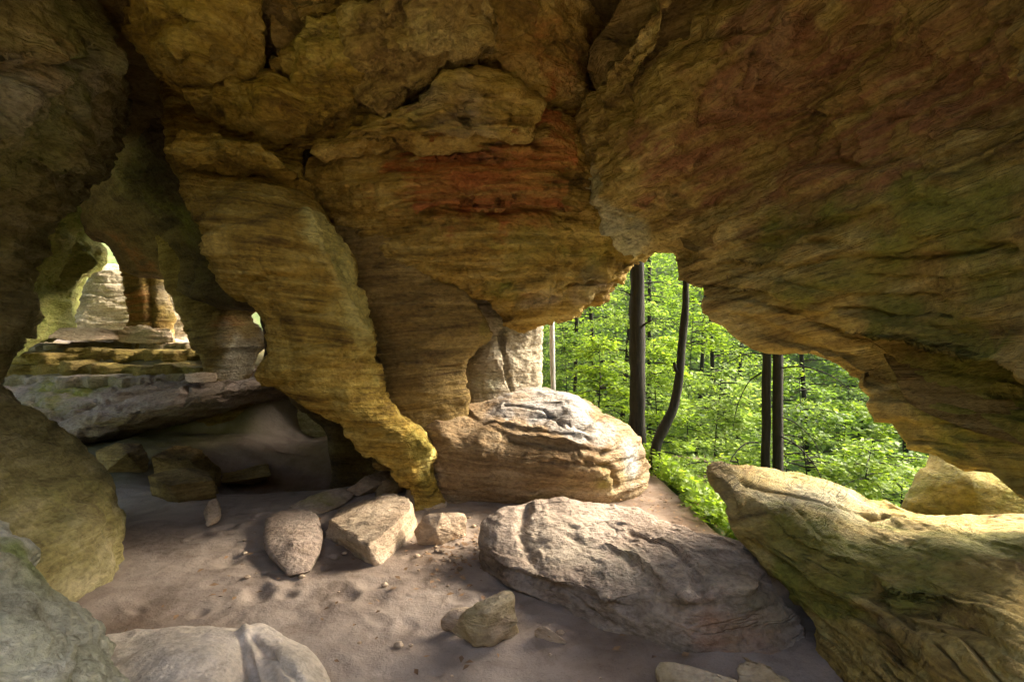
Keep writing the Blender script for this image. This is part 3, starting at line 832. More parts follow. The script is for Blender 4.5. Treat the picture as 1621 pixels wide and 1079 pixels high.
fe = [(470, 598, 13.4), (405, 607, 13.0), (340, 622, 12.6), (270, 640, 12.3), (200, 655, 12.0), (130, 672, 11.8), (50, 690, 11.4), (-120, 720, 10.8)]
be = [(470, 584, 15.0), (405, 586, 14.9), (340, 588, 14.8), (270, 590, 14.7), (200, 594, 14.5), (130, 598, 14.2), (50, 606, 13.8), (-120, 625, 13.2)]
def sh(dx, dy, dz): return [('w', P(*p)[0] + dx, P(*p)[1] + dy, P(*p)[2] + dz) for p in fe]
def st(t): return [tuple(a[i] + (b_[i] - a[i]) * t for i in range(3)) for a, b_ in zip(fe, be)]
shelf = sheet('rock_shelf', [sh(.2, 3.6, -.75), sh(.2, 2.6, -.65), sh(.1, 1.5, -.48), sh(0, .4, -.36), sh(0, .03, -.22), sh(0, -.03, -.06), st(.04), st(.25), st(.5), st(.75), st(1.0), [(p[0], p[1] + 30, p[2] + .6) for p in be]], 220, 130, M_shelf,
    dict(bed=(0, .0), lump=.06, ls=.8, sa=.075, sf=3.2, rough=.02, rs=4, seed=47.0, facet=.08, fs=1.4),
    strokes=[([(140, 640), (220, 622), (300, 605)], .10, .14, 'crack'), ([(180, 610), (260, 600), (330, 590)], .06, .1, 'crack'), ([(290, 640), (300, 615), (360, 605)], .06, .08, 'crack')],
    blobs=[('g', 60, 640, 1.5, .8), ('g', 130, 600, 1.2, .6)])
tag(shelf, 'flat cracked shelf of rock jutting over the dark hollow in the passage', 'rock shelf')

def step_slab(name, label, x0, x1, y0, y1, z0, z1, seed, skew=0.0, mat=None):
    r = np.random.RandomState(seed)
    nx = max(30, int((x1 - x0) / .07)); prof = [(y1, z0), (y0 + .10, z0), (y0 + .02, z0 + .3 * (z1 - z0)), (y0, z0 + .75 * (z1 - z0)), (y0 + .05, z1), (y0 + .5 * (y1 - y0), z1 + .01), (y1, z1 + .02)]
    xs = np.linspace(x0, x1, nx)
    pr = []
    for a, b_ in zip(prof[:-1], prof[1:]):
        n_ = max(3, int(math.hypot(b_[0] - a[0], b_[1] - a[1]) / .06))
        pr += [(a[0] + (b_[0] - a[0]) * t, a[1] + (b_[1] - a[1]) * t) for t in np.linspace(0, 1, n_, endpoint=False)]
    pr.append(prof[-1])
    pr = np.array(pr)
    edge = fbm(np.stack([xs * .7, xs * 0 + seed * .37, xs * 0], 1), 4) * 1.2 + np.round(fbm(np.stack([xs * .45, xs * 0 + seed * .71, xs * 0], 1), 2) * 5) * .2
    zed = np.round(fbm(np.stack([xs * .35, xs * 0 + seed * 1.3, xs * 0 + 5], 1), 2) * 4) * .06 + .05 * (xs - x0) / (x1 - x0) * (1 if seed % 4 == 1 else -1)
    G = np.zeros((len(pr), nx, 3))
    G[:, :, 0] = xs[None]
    G[:, :, 1] = pr[:, :1] + (edge + skew * (xs - x0))[None] * np.clip((y1 - pr[:, :1]) / (y1 - y0), 0, 1)
    G[:, :, 2] = pr[:, 1:] + zed[None]
    o = finish_grid(name, G, False, mat or M_dark, dict(bed=(0, 0), lump=.03, ls=1, sa=.02, sf=8, rough=.015, rs=5, seed=float(seed), facet=.03, fs=2), tbase=(0, .55, .1))
    return tag(o, label, 'rock ledge', group='rock ledges climbing the passage')
step_slab('ledge_step', 'lowest thin rock ledge just above the flat cracked shelf', -15.5, -7.6, 13.9, 15.4, 1.2, 1.62, 301, .03, M_shelf)
step_slab('ledge_step', 'second rock ledge up from the flat cracked shelf', -16, -7.3, 14.5, 16, 1.5, 1.92, 303, -.02)
step_slab('ledge_step', 'third rock ledge up, midway in the passage slope', -16.5, -8.0, 15.1, 16.6, 1.8, 2.16, 305, .03)
step_slab('ledge_step', 'fourth rock ledge up, below the far lit floor', -17, -8.2, 15.7, 17.2, 2.0, 2.36, 307, -.02)
step_slab('ledge_step', 'topmost rock ledge leading to the squat reddish pillar', -18, -8.6, 16.3, 19.2, 2.2, 2.56, 309, .02, M_shelf)

# ------------------------------------------------------------------ left wall
lw = []
for (y, xs) in ((-160, [(-700, 2.6), (-300, 3.8), (-60, 4.6), (60, 5.4), (150, 6.6), (200, 9.0)]),
                (40, [(-700, 2.6), (-300, 3.8), (-40, 4.8), (80, 5.6), (178, 6.8), (215, 9.5)]),
                (120, [(-700, 2.5), (-300, 3.7), (-20, 4.9), (90, 5.6), (174, 6.9), (205, 10)]),
                (210, [(-700, 2.5), (-300, 3.8), (-20, 5.1), (85, 5.9), (166, 7.1), (195, 10.5)]),
                (285, [(-700, 2.6), (-320, 4.0), (-40, 5.5), (50, 6.3), (122, 7.5), (150, 11)]),
                (345, [(-720, 2.6), (-340, 4.2), (-60, 5.6), (10, 6.4), (62, 7.4), (85, 11)]),
                (430, [(-740, 2.6), (-360, 4.2), (-80, 5.6), (-20, 6.4), (28, 7.3), (45, 11)]),
                (508, [(-760, 2.6), (-380, 4.3), (-90, 5.6), (-20, 6.4), (48, 7.2), (60, 11)]),
                (550, [(-780, 2.6), (-400, 4.4), (-100, 5.8), (-40, 6.5), (8, 7.2), (25, 11)]),
                (640, [(-800, 2.6), (-420, 4.6), (-140, 6.2), (-90, 7.0), (-40, 7.6), (-20, 11)])):
    r = [(x, y, d) for x, d in xs]
    w0 = P(*r[0])
    lw.append([('w', w0[0] - .2, -2.0, w0[2])] + r)
wall_l = sheet('left_wall', lw, 220, 250, M_green,
    dict(bed=(.2, .1), lump=.32, ls=.8, sa=.09, sf=2.2, rough=.045, rs=3.5, seed=51.0, facet=.12, fs=1.1),
    strokes=[([(20, 100), (60, 85), (140, 80)], .3, .22, 'ledge'), ([(60, 140), (120, 125), (160, 90)], .15, .15, 'ridge'), ([(0, 300), (60, 260), (130, 250)], .2, .2, 'ledge')],
    blobs=[('b', 60, 180, .9, .9), ('b', 150, 120, .6, .7), ('r', 60, 110, .8, .5), ('g', 40, 250, 1.2, .6), ('g', 140, 50, .7, .6)])
tag(wall_l, 'mottled olive rock wall rising on the shadowed side of the cave', kind='structure')
low = boulder('wall_foot', [(-300, 430), (-120, 500), (-40, 570), (10, 622), (50, 650), (100, 680), (150, 715), (185, 770), (203, 820), (200, 870), (172, 925), (128, 970), (60, 1010), (-300, 1080)],
    [(100, 680, 6.8), (150, 715, 6.7), (200, 820, 6.2), (172, 920, 5.3), (128, 965, 4.9), (-100, 700, 4.6), (-100, 900, 3.8), (-120, 510, 5.6), (-40, 580, 6.4), (-280, 460, 4.2), (60, 800, 5.1), (60, 1000, 4.4), (0, 660, 6.0), (120, 830, 5.2), (-280, 800, 3.2)],
    2.5, M_green, dict(bed=(.45, .2), lump=.14, ls=.9, sa=.06, sf=2.4, rough=.025, rs=4, seed=55.0, facet=.06), na=220, nr=90, edge=.35, centre=(20, 820),
    blobs=[('g', 60, 760, 1.0, .2), ('b', 150, 880, .7, .5)])
tag(low, 'rounded olive bulge of rock at the base of the shadowed wall', 'rock bulge')
fore = boulder('mossy_boulder', [(-260, 790), (-100, 800), (0, 818), (36, 838), (62, 865), (76, 905), (92, 945), (130, 962), (165, 980), (190, 1010), (206, 1050), (216, 1120), (150, 1260), (-260, 1260)],
    [(0, 820, 3.6), (60, 865, 3.5), (76, 905, 3.4), (92, 945, 3.3), (165, 980, 3.2), (206, 1050, 3.0), (0, 940, 2.8), (0, 1000, 2.5), (100, 1030, 2.75), (150, 1020, 2.95), (-200, 850, 2.9), (-200, 1100, 2.0), (100, 1200, 2.3), (60, 960, 2.95)],
    1.2, M_mossy, dict(bed=(.5, .2), lump=.12, ls=1.4, sa=.03, sf=2.6, rough=.02, rs=5, seed=61.0, facet=.06, fs=1.6), na=220, nr=110, edge=.15, centre=(30, 1020),
    strokes=[([(90, 950), (110, 1010), (90, 1080)], .05, .05, 'ledge')],
    tbase=(0, .15, .25), blobs=[('g', 70, 900, .35, .5), ('g', 0, 860, .3, .3), ('b', 40, 980, .5, .4)])
tag(fore, 'pale mossy green boulder with a steep rounded edge, nearest the shadowed wall', 'boulder')
hump = boulder('rock_hump', [(150, 1030), (200, 1000), (250, 991), (310, 987), (370, 993), (425, 990), (470, 1008), (505, 1040), (530, 1095), (560, 1200), (340, 1230), (150, 1200)],
    [(200, 1000, 4.2), (310, 987, 4.25), (425, 990, 4.2), (470, 1008, 4.1), (505, 1040, 3.85), (260, 1030, 3.75), (320, 1030, 3.72), (383, 1025, 3.98), (400, 1060, 3.78), (412, 1090, 3.6), (440, 1040, 3.68), (470, 1060, 3.55), (450, 1090, 3.4), (340, 1070, 3.42), (300, 1110, 3.1), (480, 1130, 3.2), (530, 1100, 3.5), (160, 1060, 3.6), (340, 1220, 2.6), (540, 1200, 2.9), (150, 1200, 2.8)],
    .8, M_hump, dict(bed=(0, 0), lump=.06, ls=1.5, sa=.0, sf=3, rough=.010, rs=6, seed=65.0, facet=.012), na=240, nr=110, edge=.12, centre=(345, 1100),
    strokes=[([(375, 995), (395, 1030), (410, 1090)], .04, .05, 'crack'), ([(400, 1010), (440, 1040), (480, 1085)], .03, .05, 'crack'), ([(385, 1000), (402, 1040), (425, 1090)], .04, .07, 'ridge')],
    tbase=(0, .05, .5))
tag(hump, 'smooth low tan hump of rock with a furrow rising from the sand', 'rock')

# ------------------------------------------------------------------ right-hand ledge and the rock behind it
ledge = boulder('ledge_boulder', [(1125, 742), (1150, 738), (1190, 740), (1250, 750), (1330, 766), (1400, 786), (1470, 802), (1560, 812), (1720, 835), (1950, 950), (1950, 1350), (1400, 1350), (1318, 1120), (1292, 1040), (1272, 975), (1238, 925),
     (1200, 880), (1162, 842), (1142, 800), (1127, 765)],
    [(1126, 750, 5.35), (1190, 740, 5.9), (1250, 750, 6.0), (1400, 786, 5.8), (1560, 812, 5.1), (1720, 835, 4.4), (1170, 800, 5.0), (1240, 800, 5.0), (1300, 850, 4.5), (1400, 850, 4.6), (1390, 940, 3.8), (1500, 880, 4.1), (1600, 920, 3.5),
     (1162, 842, 5.05), (1215, 895, 4.75), (1280, 960, 4.4), (1300, 1050, 4.1), (1400, 1060, 3.45), (1500, 1000, 3.2), (1600, 1060, 2.6), (1330, 1150, 3.7), (1600, 1200, 2.3), (1950, 1000, 2.4), (1900, 1300, 1.9), (1420, 1340, 3.0), (1340, 980, 4.05)],
    1.6, M_over, dict(bed=(.5, .05), lump=.07, ls=1.0, sa=.075, sf=4.2, rough=.014, rs=5, seed=71.0, facet=.02), na=400, nr=180, edge=.14, centre=(1470, 960),
    strokes=[([(1175, 765), (1240, 780), (1320, 800)], .04, .09, 'crack'), ([(1160, 790), (1260, 850), (1340, 880), (1400, 930)], .06, .10, 'ledge'), ([(1200, 860), (1300, 930), (1400, 990), (1520, 1080)], .08, .09, 'ledge'),
             ([(1390, 930), (1480, 950), (1621, 1000)], .12, .12, 'ledge'), ([(1330, 800), (1400, 815)], .03, .06, 'crack'), ([(1140, 760), (1200, 800), (1290, 850)], .04, .05, 'ledge')],
    blobs=[('g', 1540, 860, .7, 1.0), ('g', 1450, 900, .9, .75), ('g', 1330, 860, .7, .8), ('g', 1250, 860, .6, .7), ('b', 1250, 770, .7, .6), ('b', 1350, 800, .6, .5), ('b', 1170, 790, .5, .5), ('r', 1230, 940, .5, .4), ('r', 1450, 1050, .8, .4)])
tag(ledge, 'big tilted layered boulder with a moss yellow top in front of the opening', 'boulder')
rback = boulder('rock_wedge', [(1424, 798), (1438, 778), (1456, 750), (1470, 715), (1500, 690), (1600, 690), (1760, 720), (1800, 860), (1620, 850), (1500, 835), (1436, 818)],
    [(1430, 790, 6.2), (1470, 725, 6.4), (1600, 700, 6.0), (1640, 760, 5.5), (1620, 840, 5.2), (1500, 825, 5.8), (1540, 770, 5.6)], 1.2, M_over,
    dict(bed=(.2, 0), lump=.08, ls=1, sa=.02, sf=3, rough=.02, rs=5, seed=73.0, facet=.02), na=160, nr=70, edge=.2, tbase=(0, .9, .0))
tag(rback, 'green brown wedge of rock between the overhang and the mossy ledge', 'rock')

# ------------------------------------------------------------------ big slab in the middle
slabb = boulder('slab_boulder', [(752, 850), (765, 818), (790, 800), (835, 795), (880, 790), (960, 797), (1005, 802), (1060, 822), (1120, 845), (1175, 860), (1205, 890), (1235, 935), (1270, 985), (1278, 1020), (1262, 1056), (1215, 1062),
     (1120, 1050), (1040, 1030), (960, 1008), (880, 968), (800, 925), (758, 900)],
    [(835, 795, 6.4), (960, 797, 6.6), (1060, 822, 6.2), (1175, 860, 5.5), (1210, 895, 5.0), (765, 860, 5.8), (800, 892, 5.4), (880, 918, 4.95), (960, 948, 4.55), (1090, 946, 4.3), (1180, 922, 4.5), (1225, 920, 4.75),
     (850, 850, 5.85), (950, 870, 5.5), (1060, 880, 5.1), (760, 900, 5.8), (880, 968, 5.0), (1000, 1020, 4.5), (1130, 1050, 4.22), (1260, 1056, 4.15), (1278, 1000, 4.5), (1200, 990, 4.4), (1050, 985, 4.38), (940, 975, 4.75), (780, 872, 5.6), (1150, 1010, 4.28), (790, 805, 6.2)],
    1.0, M_tan, dict(bed=(.25, .1), lump=.04, ls=1.5, sa=.025, sf=3.0, rough=.014, rs=4.0, seed=81.0, facet=.03, fs=1.9), na=380, nr=170, edge=.07, round_=6.0, sharp=True, centre=(1000, 920),
    strokes=[([(835, 800), (825, 840), (840, 880)], .06, .08, 'crack'), ([(1000, 840), (1060, 860), (1100, 900), (1110, 940)], .05, .06, 'crack'), ([(960, 860), (1010, 880), (1060, 930)], .05, .05, 'ridge'),
             ([(790, 890), (880, 922), (970, 952), (1090, 950), (1200, 915)], .10, .10, 'ledge'), ([(1020, 900), (1080, 890), (1140, 900)], .05, .06, 'ledge'), ([(980, 830), (1080, 850), (1160, 890)], .05, .05, 'ledge')],
    blobs=[('b', 900, 860, .8, .6), ('b', 1040, 900, .7, .5), ('r', 1100, 990, .5, .3), ('g', 1200, 970, .5, .35), ('r', 1180, 1020, .5, .4)])
tag(slabb, 'long fallen slab with a rippled tan top lying across the sand', 'boulder')

# ------------------------------------------------------------------ loose stones
def stone(name, label, outline, ctrl, thick, mat=M_stone, seed=0, cat='stone', na=110, nr=44, edge=.05, rel=None, **kw):
    o = boulder(name, outline, ctrl, thick, mat, rel or dict(bed=(.2, 0), lump=.03, ls=2, sa=.012, sf=7, rough=.008, rs=9, seed=seed, facet=.02, fs=3), na=na, nr=nr, edge=edge, sharp=True, **kw)
    return tag(o, label, cat)
import bmesh
def facet_stone(name, label, pts, mat=M_stone, seed=0, cat='stone', bev=.02, amp=1.0, group=None, rel=None, tbase=(0, 0, 0)):
    """angular block: hull of corner points (photo column, photo row, height above the sand), chipped and roughened"""
    bm = bmesh.new()
    for px, py, z in pts:
        zz = z
        for _ in range(6):
            d = (CZ - zz) * F / (py - CY)
            zz = z + float(floor_h(np.array((px - CX) / F * d), np.array(d))) + .03
        bm.verts.new(P(px, py, d))
    r = bmesh.ops.convex_hull(bm, input=bm.verts[:])
    bmesh.ops.delete(bm, geom=[g for g in r['geom_interior'] if isinstance(g, bmesh.types.BMVert)], context='VERTS')
    bmesh.ops.dissolve_limit(bm, angle_limit=math.radians(9), verts=bm.verts[:], edges=bm.edges[:])
    bmesh.ops.bevel(bm, geom=bm.edges[:], offset=bev, segments=2, profile=.6, affect='EDGES')
    bmesh.ops.triangulate(bm, faces=bm.faces[:])
    for _ in range(5):
        es = [e for e in bm.edges if e.calc_length() > .05]
        if not es or len(bm.verts) > 3500: break
        bmesh.ops.subdivide_edges(bm, edges=es, cuts=1, use_grid_fill=False)
        bmesh.ops.triangulate(bm, faces=[f for f in bm.faces if len(f.verts) > 3])
    bm.normal_update()
    V = np.array([v.co[:] for v in bm.verts]); N = np.array([v.normal[:] for v in bm.verts])
    Fc = np.array([[v.index for v in f.verts] for f in bm.faces])
    bm.free()
    h = relief(V, **(rel or dict(bed=(.25, .1), lump=.03, ls=2.2, sa=.008, sf=9, rough=.010, rs=9, seed=seed, facet=.018, fs=3.5))) * amp
    V = V + N * h[:, None]
    t = np.zeros((len(V), 3)); t[:] = tbase
    return tag(mesh_obj(name, V, Fc, mat, tint=t), label, cat, group=group)
GF = lambda py: CZ * F / (py - CY)                    # distance of the sand at a photo row
stone('round_slab', 'smooth rounded slab leaning in the sand between the wedge stone and the dark hollow', [(415, 850), (420, 822), (445, 806), (480, 802), (503, 815), (512, 845), (505, 880), (490, 905), (455, 912), (425, 880)],
      [(420, 822, 6.95), (480, 802, 7.45), (512, 845, 6.55), (490, 905, 5.62), (455, 912, 5.5), (415, 850, 6.45), (465, 860, 6.1)], .35, seed=109, mat=M_shelf, edge=.1, rel=dict(bed=(0, 0), lump=.02, ls=2, sa=0, sf=1, rough=.006, rs=8, seed=2, facet=0))
stone('mossy_stone', 'long rough mossy stone behind the rounded slab', [(455, 802), (480, 790), (520, 776), (548, 772), (560, 782), (545, 798), (510, 812), (480, 812)], [(455, 802, 7.9), (548, 772, 8.6), (560, 782, 8.4), (510, 812, 7.6), (500, 790, 8.0)], .4, seed=111, blobs=[('g', 510, 790, .5, .9)])
stone('thin_slab', 'thin pale slab jutting under the pillar toe', [(662, 800), (690, 792), (708, 792), (706, 802), (680, 812)], [(662, 800, 7.95), (708, 792, 8.1), (680, 812, 7.75)], .3, seed=119, blobs=[('b', 690, 796, .3, .7)])
stone('passage_block', 'squared stone lying on the lit ledge of the passage', [(292, 592), (318, 589), (342, 590), (343, 604), (300, 606), (293, 602)], [(292, 592, 13.4), (342, 590, 13.5), (343, 604, 13.2), (293, 604, 13.2)], .5, seed=135)
stone('step_slab', 'pale layered step slab below the squat reddish pillar', [(186, 520), (230, 516), (272, 518), (276, 540), (230, 544), (186, 540)], [(186, 520, 16.4), (272, 518, 16.6), (276, 540, 16.2), (186, 540, 16.2)], .8, seed=137, rel=dict(bed=(0, 0), lump=.03, ls=1, sa=.08, sf=6, rough=.03, rs=4, seed=4), blobs=[('b', 230, 530, 1.0, .9)])
stone('shelf_slab', 'long low shelf of rock running under the pale rock', [(45, 522), (110, 518), (190, 522), (192, 536), (120, 540), (50, 532)], [(45, 522, 15.5), (190, 522, 16.6), (192, 538, 16.2), (50, 534, 15.2)], .8, seed=139, blobs=[('b', 120, 528, 1.2, .8)])

facet_stone('split_stone', 'small split stone with a green face, standing alone in front of the long slab', [(749, 955, 0.3), (799, 932, 0.4), (813, 937, 0.38), (820, 985, 0.12), (781, 1024, -0.03), (749, 1026, -0.03), (713, 996, 0.02), (738, 974, 0.24), (770, 968, 0.34), (822, 1000, -0.05), (740, 1000, 0.1)], seed=101, tbase=(0, .55, .2), bev=0.012)
facet_stone('wedge_stone', 'broad wedge stone with a sunlit top and broken end below the pillar foot', [(523, 823, 0.16), (623, 778, 0.28), (647, 787, 0.3), (652, 802, 0.33), (626, 828, 0.32), (580, 863, 0.24), (604, 895, -0.04), (652, 850, -0.04), (592, 897, -0.04), (513, 849, -0.04), (662, 832, -0.04), (540, 800, -0.1)], seed=107, tbase=(0, 0, .45), bev=0.02)
facet_stone('cube_stone', 'blocky ochre stone standing in the dark hollow', [(233, 752, 0.3), (280, 741, 0.36), (327, 743, 0.34), (338, 762, 0.3), (268, 768, 0.33), (284, 798, -0.04), (344, 790, -0.04), (240, 785, -0.04), (345, 775, -0.05)], seed=123, mat=M_dark)
facet_stone('small_stone', 'small upright stone in front of the blocky ochre stone', [(322, 812, 0.08), (330, 792, 0.25), (342, 789, 0.25), (349, 806, 0.12), (346, 826, -0.03), (328, 834, -0.03), (350, 800, -0.03)], seed=125)
facet_stone('dark_stone', 'low dark stone in the hollow behind the blocky stone', [(240, 722, 0.35), (275, 706, 0.42), (330, 704, 0.42), (352, 718, 0.35), (350, 770, -0.15), (245, 770, -0.15), (300, 728, 0.4)], seed=129, mat=M_dark)
facet_stone('ledge_stone', 'long grey stone lying nearest the dark undercut of the leaning pillar', [(548, 774, 0.12), (580, 753, 0.25), (612, 741, 0.25), (622, 747, 0.2), (602, 766, 0.18), (565, 786, -0.03), (606, 776, -0.03), (545, 782, -0.03)], seed=113)
facet_stone('rough_stone', 'rough stone wedged beside the pillar foot above the wedge stone', [(592, 778, 0.1), (604, 762, 0.3), (628, 747, 0.32), (638, 755, 0.25), (634, 772, 0.1), (612, 788, -0.03), (592, 788, -0.03), (640, 778, -0.03)], seed=115, tbase=(0, .5, 0))
facet_stone('pointed_stone', 'pointed pale stone at the toe of the leaning pillar', [(640, 782, 0.1), (650, 760, 0.38), (666, 761, 0.38), (684, 786, 0.15), (662, 798, -0.02), (640, 796, -0.02), (686, 796, -0.02)], seed=117, tbase=(0, 0, .6))
facet_stone('broken_stone', 'broken stone tucked under the boat shaped boulder', [(655, 840, 0.1), (672, 815, 0.35), (700, 808, 0.4), (735, 812, 0.3), (738, 835, 0.05), (700, 862, -0.03), (662, 862, -0.03), (740, 850, -0.03), (690, 840, 0.2)], seed=121)
facet_stone('flat_stone', 'low flat stone half buried beside the split stone', [(694, 980, 0.06), (716, 963, 0.12), (742, 958, 0.14), (746, 978, 0.12), (722, 1000, -0.03), (698, 996, -0.03), (748, 985, -0.03)], seed=103, tbase=(0, 0, .3))
facet_stone('buried_stone', 'small buried stone tip in the sand below the long slab', [(843, 994, 0.04), (856, 986, 0.1), (880, 998, 0.06), (905, 1022, -0.04), (868, 1018, -0.04), (845, 1008, -0.04)], seed=105)
facet_stone('split_plank_stone', 'flat split stone lying along the bottom edge below the long slab', [(1036, 1056, 0.1), (1046, 1044, 0.13), (1090, 1050, 0.14), (1160, 1070, 0.12), (1195, 1100, 0.08), (1190, 1120, -0.05), (1050, 1110, -0.05), (1036, 1075, -0.05)], seed=131, tbase=(0, .4, .2))
facet_stone('edge_stone', 'tilted stone by the bottom edge between the slab end and the mossy ledge', [(1162, 1058, 0.12), (1171, 1041, 0.2), (1205, 1050, 0.18), (1250, 1070, 0.1), (1295, 1110, 0.02), (1180, 1120, -0.05), (1290, 1130, -0.05)], seed=133, tbase=(0, .4, .1))
facet_stone('hollow_stone', 'dark rough stone against the wall bulge in the hollow', [(150, 715, .25), (185, 700, .4), (225, 702, .36), (236, 725, .2), (232, 752, -.1), (160, 752, -.1), (200, 718, .4)], seed=141, mat=M_dark)
facet_stone('hollow_slab', 'low dark slab on the hollow floor beside the blocky stone', [(352, 742, .12), (380, 730, .18), (425, 734, .16), (430, 752, .06), (400, 768, -.06), (350, 764, -.06)], seed=143, mat=M_dark)
# small loose pebbles
rng = np.random.RandomState(12)
PEB = []
for k in range(90):
    x, y = (rng.uniform(-3.5, 1.4), rng.uniform(3.6, 8.2)) if k < 55 else (rng.normal(-.9, .5), rng.normal(6.6, .5))
    r_ = rng.uniform(.012, .045)
    th = np.linspace(0, 2 * math.pi, 7, endpoint=False)
    prof = np.array([(.0, 1.0), (.7, .75), (1.0, .2), (.8, -.3)])
    Vp = [(x + r_ * a * math.cos(t) * rng.uniform(.75, 1.2), y + r_ * a * math.sin(t) * rng.uniform(.75, 1.2), float(floor_h(np.array(x), np.array(y))) + .012 + r_ * .6 * b_) for a, b_ in prof for t in th]
    i0 = np.arange(3)[:, None] * 7; j0 = np.arange(7)[None]
    PEB.append((np.array(Vp), np.stack([i0 + j0, i0 + (j0 + 1) % 7, i0 + 7 + (j0 + 1) % 7, i0 + 7 + j0], -1).reshape(-1, 4)))
V, Fc = join(PEB) if 'join' in globals() else (np.concatenate([p[0] for p in PEB]), np.concatenate([p[1] + 28 * i for i, p in enumerate(PEB)]))
tag(mesh_obj('pebbles', V, Fc, M_stone, tint=np.zeros((len(V), 3))), 'scattered small pebbles on the sand floor', 'pebbles', kind='stuff')

# dead leaves and twigs blown into the corners
n = 420
cx_ = np.concatenate([rng.normal(-.6, .35, 140), rng.normal(2.3, .45, 160), rng.uniform(-3.5, 1.5, 120)])
cy_ = np.concatenate([rng.normal(6.3, .5, 140), rng.normal(7.8, .7, 160), rng.uniform(3.5, 7.5, 120)])
an = rng.uniform(0, 2 * math.pi, n); L_ = rng.uniform(.02, .05, n)
dx_, dy_ = np.cos(an) * L_, np.sin(an) * L_
zz = .035 + rng.uniform(0, .012, n)
Vl = np.stack([np.stack([cx_ - dx_, cy_ - dy_, zz], 1), np.stack([cx_ + dy_ * .5, cy_ - dx_ * .5, zz + rng.uniform(.0, .02, n)], 1), np.stack([cx_ + dx_, cy_ + dy_, zz + .01], 1), np.stack([cx_ - dy_ * .5, cy_ + dx_ * .5, zz + rng.uniform(0, .02, n)], 1)], 1).reshape(-1, 3)
M_litter, nt_, out_ = new_mat('dead_leaf')
b_ = NB(nt_)
bs_ = b_.n('ShaderNodeBsdfPrincipled'); b_.l(b_.ramp(b_.noise(b_.n('ShaderNodeNewGeometry').outputs['Position'], 9, 2), [(.35, (.10, .055, .025)), (.65, (.30, .18, .08))]), bs_.inputs['Base Color']); bs_.inputs['Roughness'].default_value = .9
b_.l(bs_.outputs[0], out_.inputs['Surface'])
tag(mesh_obj('leaf_litter', Vl, np.arange(n * 4).reshape(-1, 4), M_litter, shade=False), 'dead brown leaves blown over the sand and path', 'leaf litter', kind='stuff')

# ------------------------------------------------------------------ ceiling blocks
def block(outline, ctrl, mat, seed, blobs=(), strokes=(), thick=1.2, rel=None):
    return boulder('rock_block', outline, ctrl, thick, mat, rel or dict(bed=(.2, .1), lump=.06, ls=1, sa=.045, sf=3.5, rough=.02, rs=5, crack=.05, seed=seed, facet=.09), na=150, nr=60, edge=.10, round_=5.0, sharp=True, parent=ceil, blobs=blobs, strokes=strokes)
block([(185, -60), (195, 40), (240, 90), (285, 125), (335, 134), (396, 114), (408, 80), (440, -80)], [(185, -60, 5.18), (195, 40, 5.98), (285, 125, 6.38), (335, 134, 6.38), (392, 112, 6.28), (402, 80, 6.08), (410, -60, 5.08), (300, 50, 5.58)], M_ochre, 201,
      strokes=[([(255, 82), (320, 88), (395, 76)], .10, .22, 'ledge'), ([(380, 90), (372, 110)], .04, .1, 'crack'), ([(215, 50), (300, 80)], .03, .05, 'crack')])
block([(350, -60), (590, -60), (555, 22), (495, 66), (432, 100), (385, 95), (370, 40)], [(370, -60, 5.28), (590, -60, 5.18), (430, 92, 6.68), (500, 50, 6.08), (400, 60, 6.48)], M_dark, 203, rel=dict(bed=(0, 0), lump=.1, ls=1, sa=.0, sf=3, rough=.015, rs=4, seed=1), blobs=[('g', 480, 20, .5, .5)])
block([(424, 96), (470, 55), (512, 18), (558, 14), (575, 70), (582, 140), (552, 162), (500, 150), (446, 118)], [(424, 96, 6.38), (512, 18, 5.58), (558, 14, 5.48), (582, 140, 6.28), (500, 150, 6.38), (500, 90, 5.88)], M_ochre, 205, blobs=[('b', 500, 90, .5, .5), ('g', 470, 70, .3, .5)],
      strokes=[([(480, 60), (530, 50), (560, 60)], .04, .06, 'crack'), ([(455, 100), (462, 130)], .03, .06, 'crack')])
block([(288, 142), (340, 134), (395, 112), (430, 105), (480, 140), (552, 158), (520, 185), (478, 206), (440, 206), (390, 185), (345, 165)], [(288, 142, 6.68), (395, 112, 6.48), (552, 158, 6.48), (478, 206, 6.68), (440, 206, 6.68), (420, 160, 6.18)], M_ochre, 207,
      strokes=[([(445, 185), (500, 175), (520, 160)], .04, .1, 'ledge'), ([(385, 130), (372, 158)], .03, .06, 'crack')], blobs=[('b', 360, 145, .4, .4)])
block([(262, 238), (285, 212), (320, 203), (380, 215), (440, 240), (475, 278), (420, 268), (340, 262), (280, 258)], [(262, 238, 6.68), (320, 203, 6.68), (475, 278, 6.98), (340, 262, 6.68), (360, 235, 6.28)], M_ochre, 209)
block([(552, 10), (640, -40), (760, -50), (800, 30), (745, 92), (700, 112), (650, 160), (592, 192), (575, 130)], [(552, 10, 5.38), (640, -40, 4.98), (760, -50, 4.98), (800, 30, 5.58), (700, 112, 6.08), (592, 192, 6.58), (640, 70, 5.58)], M_over, 211,
      rel=dict(bed=(.1, .1), lump=.12, ls=1.4, sa=.05, sf=3, rough=.06, rs=4, pit=.05, ps=3.5, seed=6, facet=.14), blobs=[('r', 600, 80, .6, .5), ('b', 660, 40, .6, .3)])
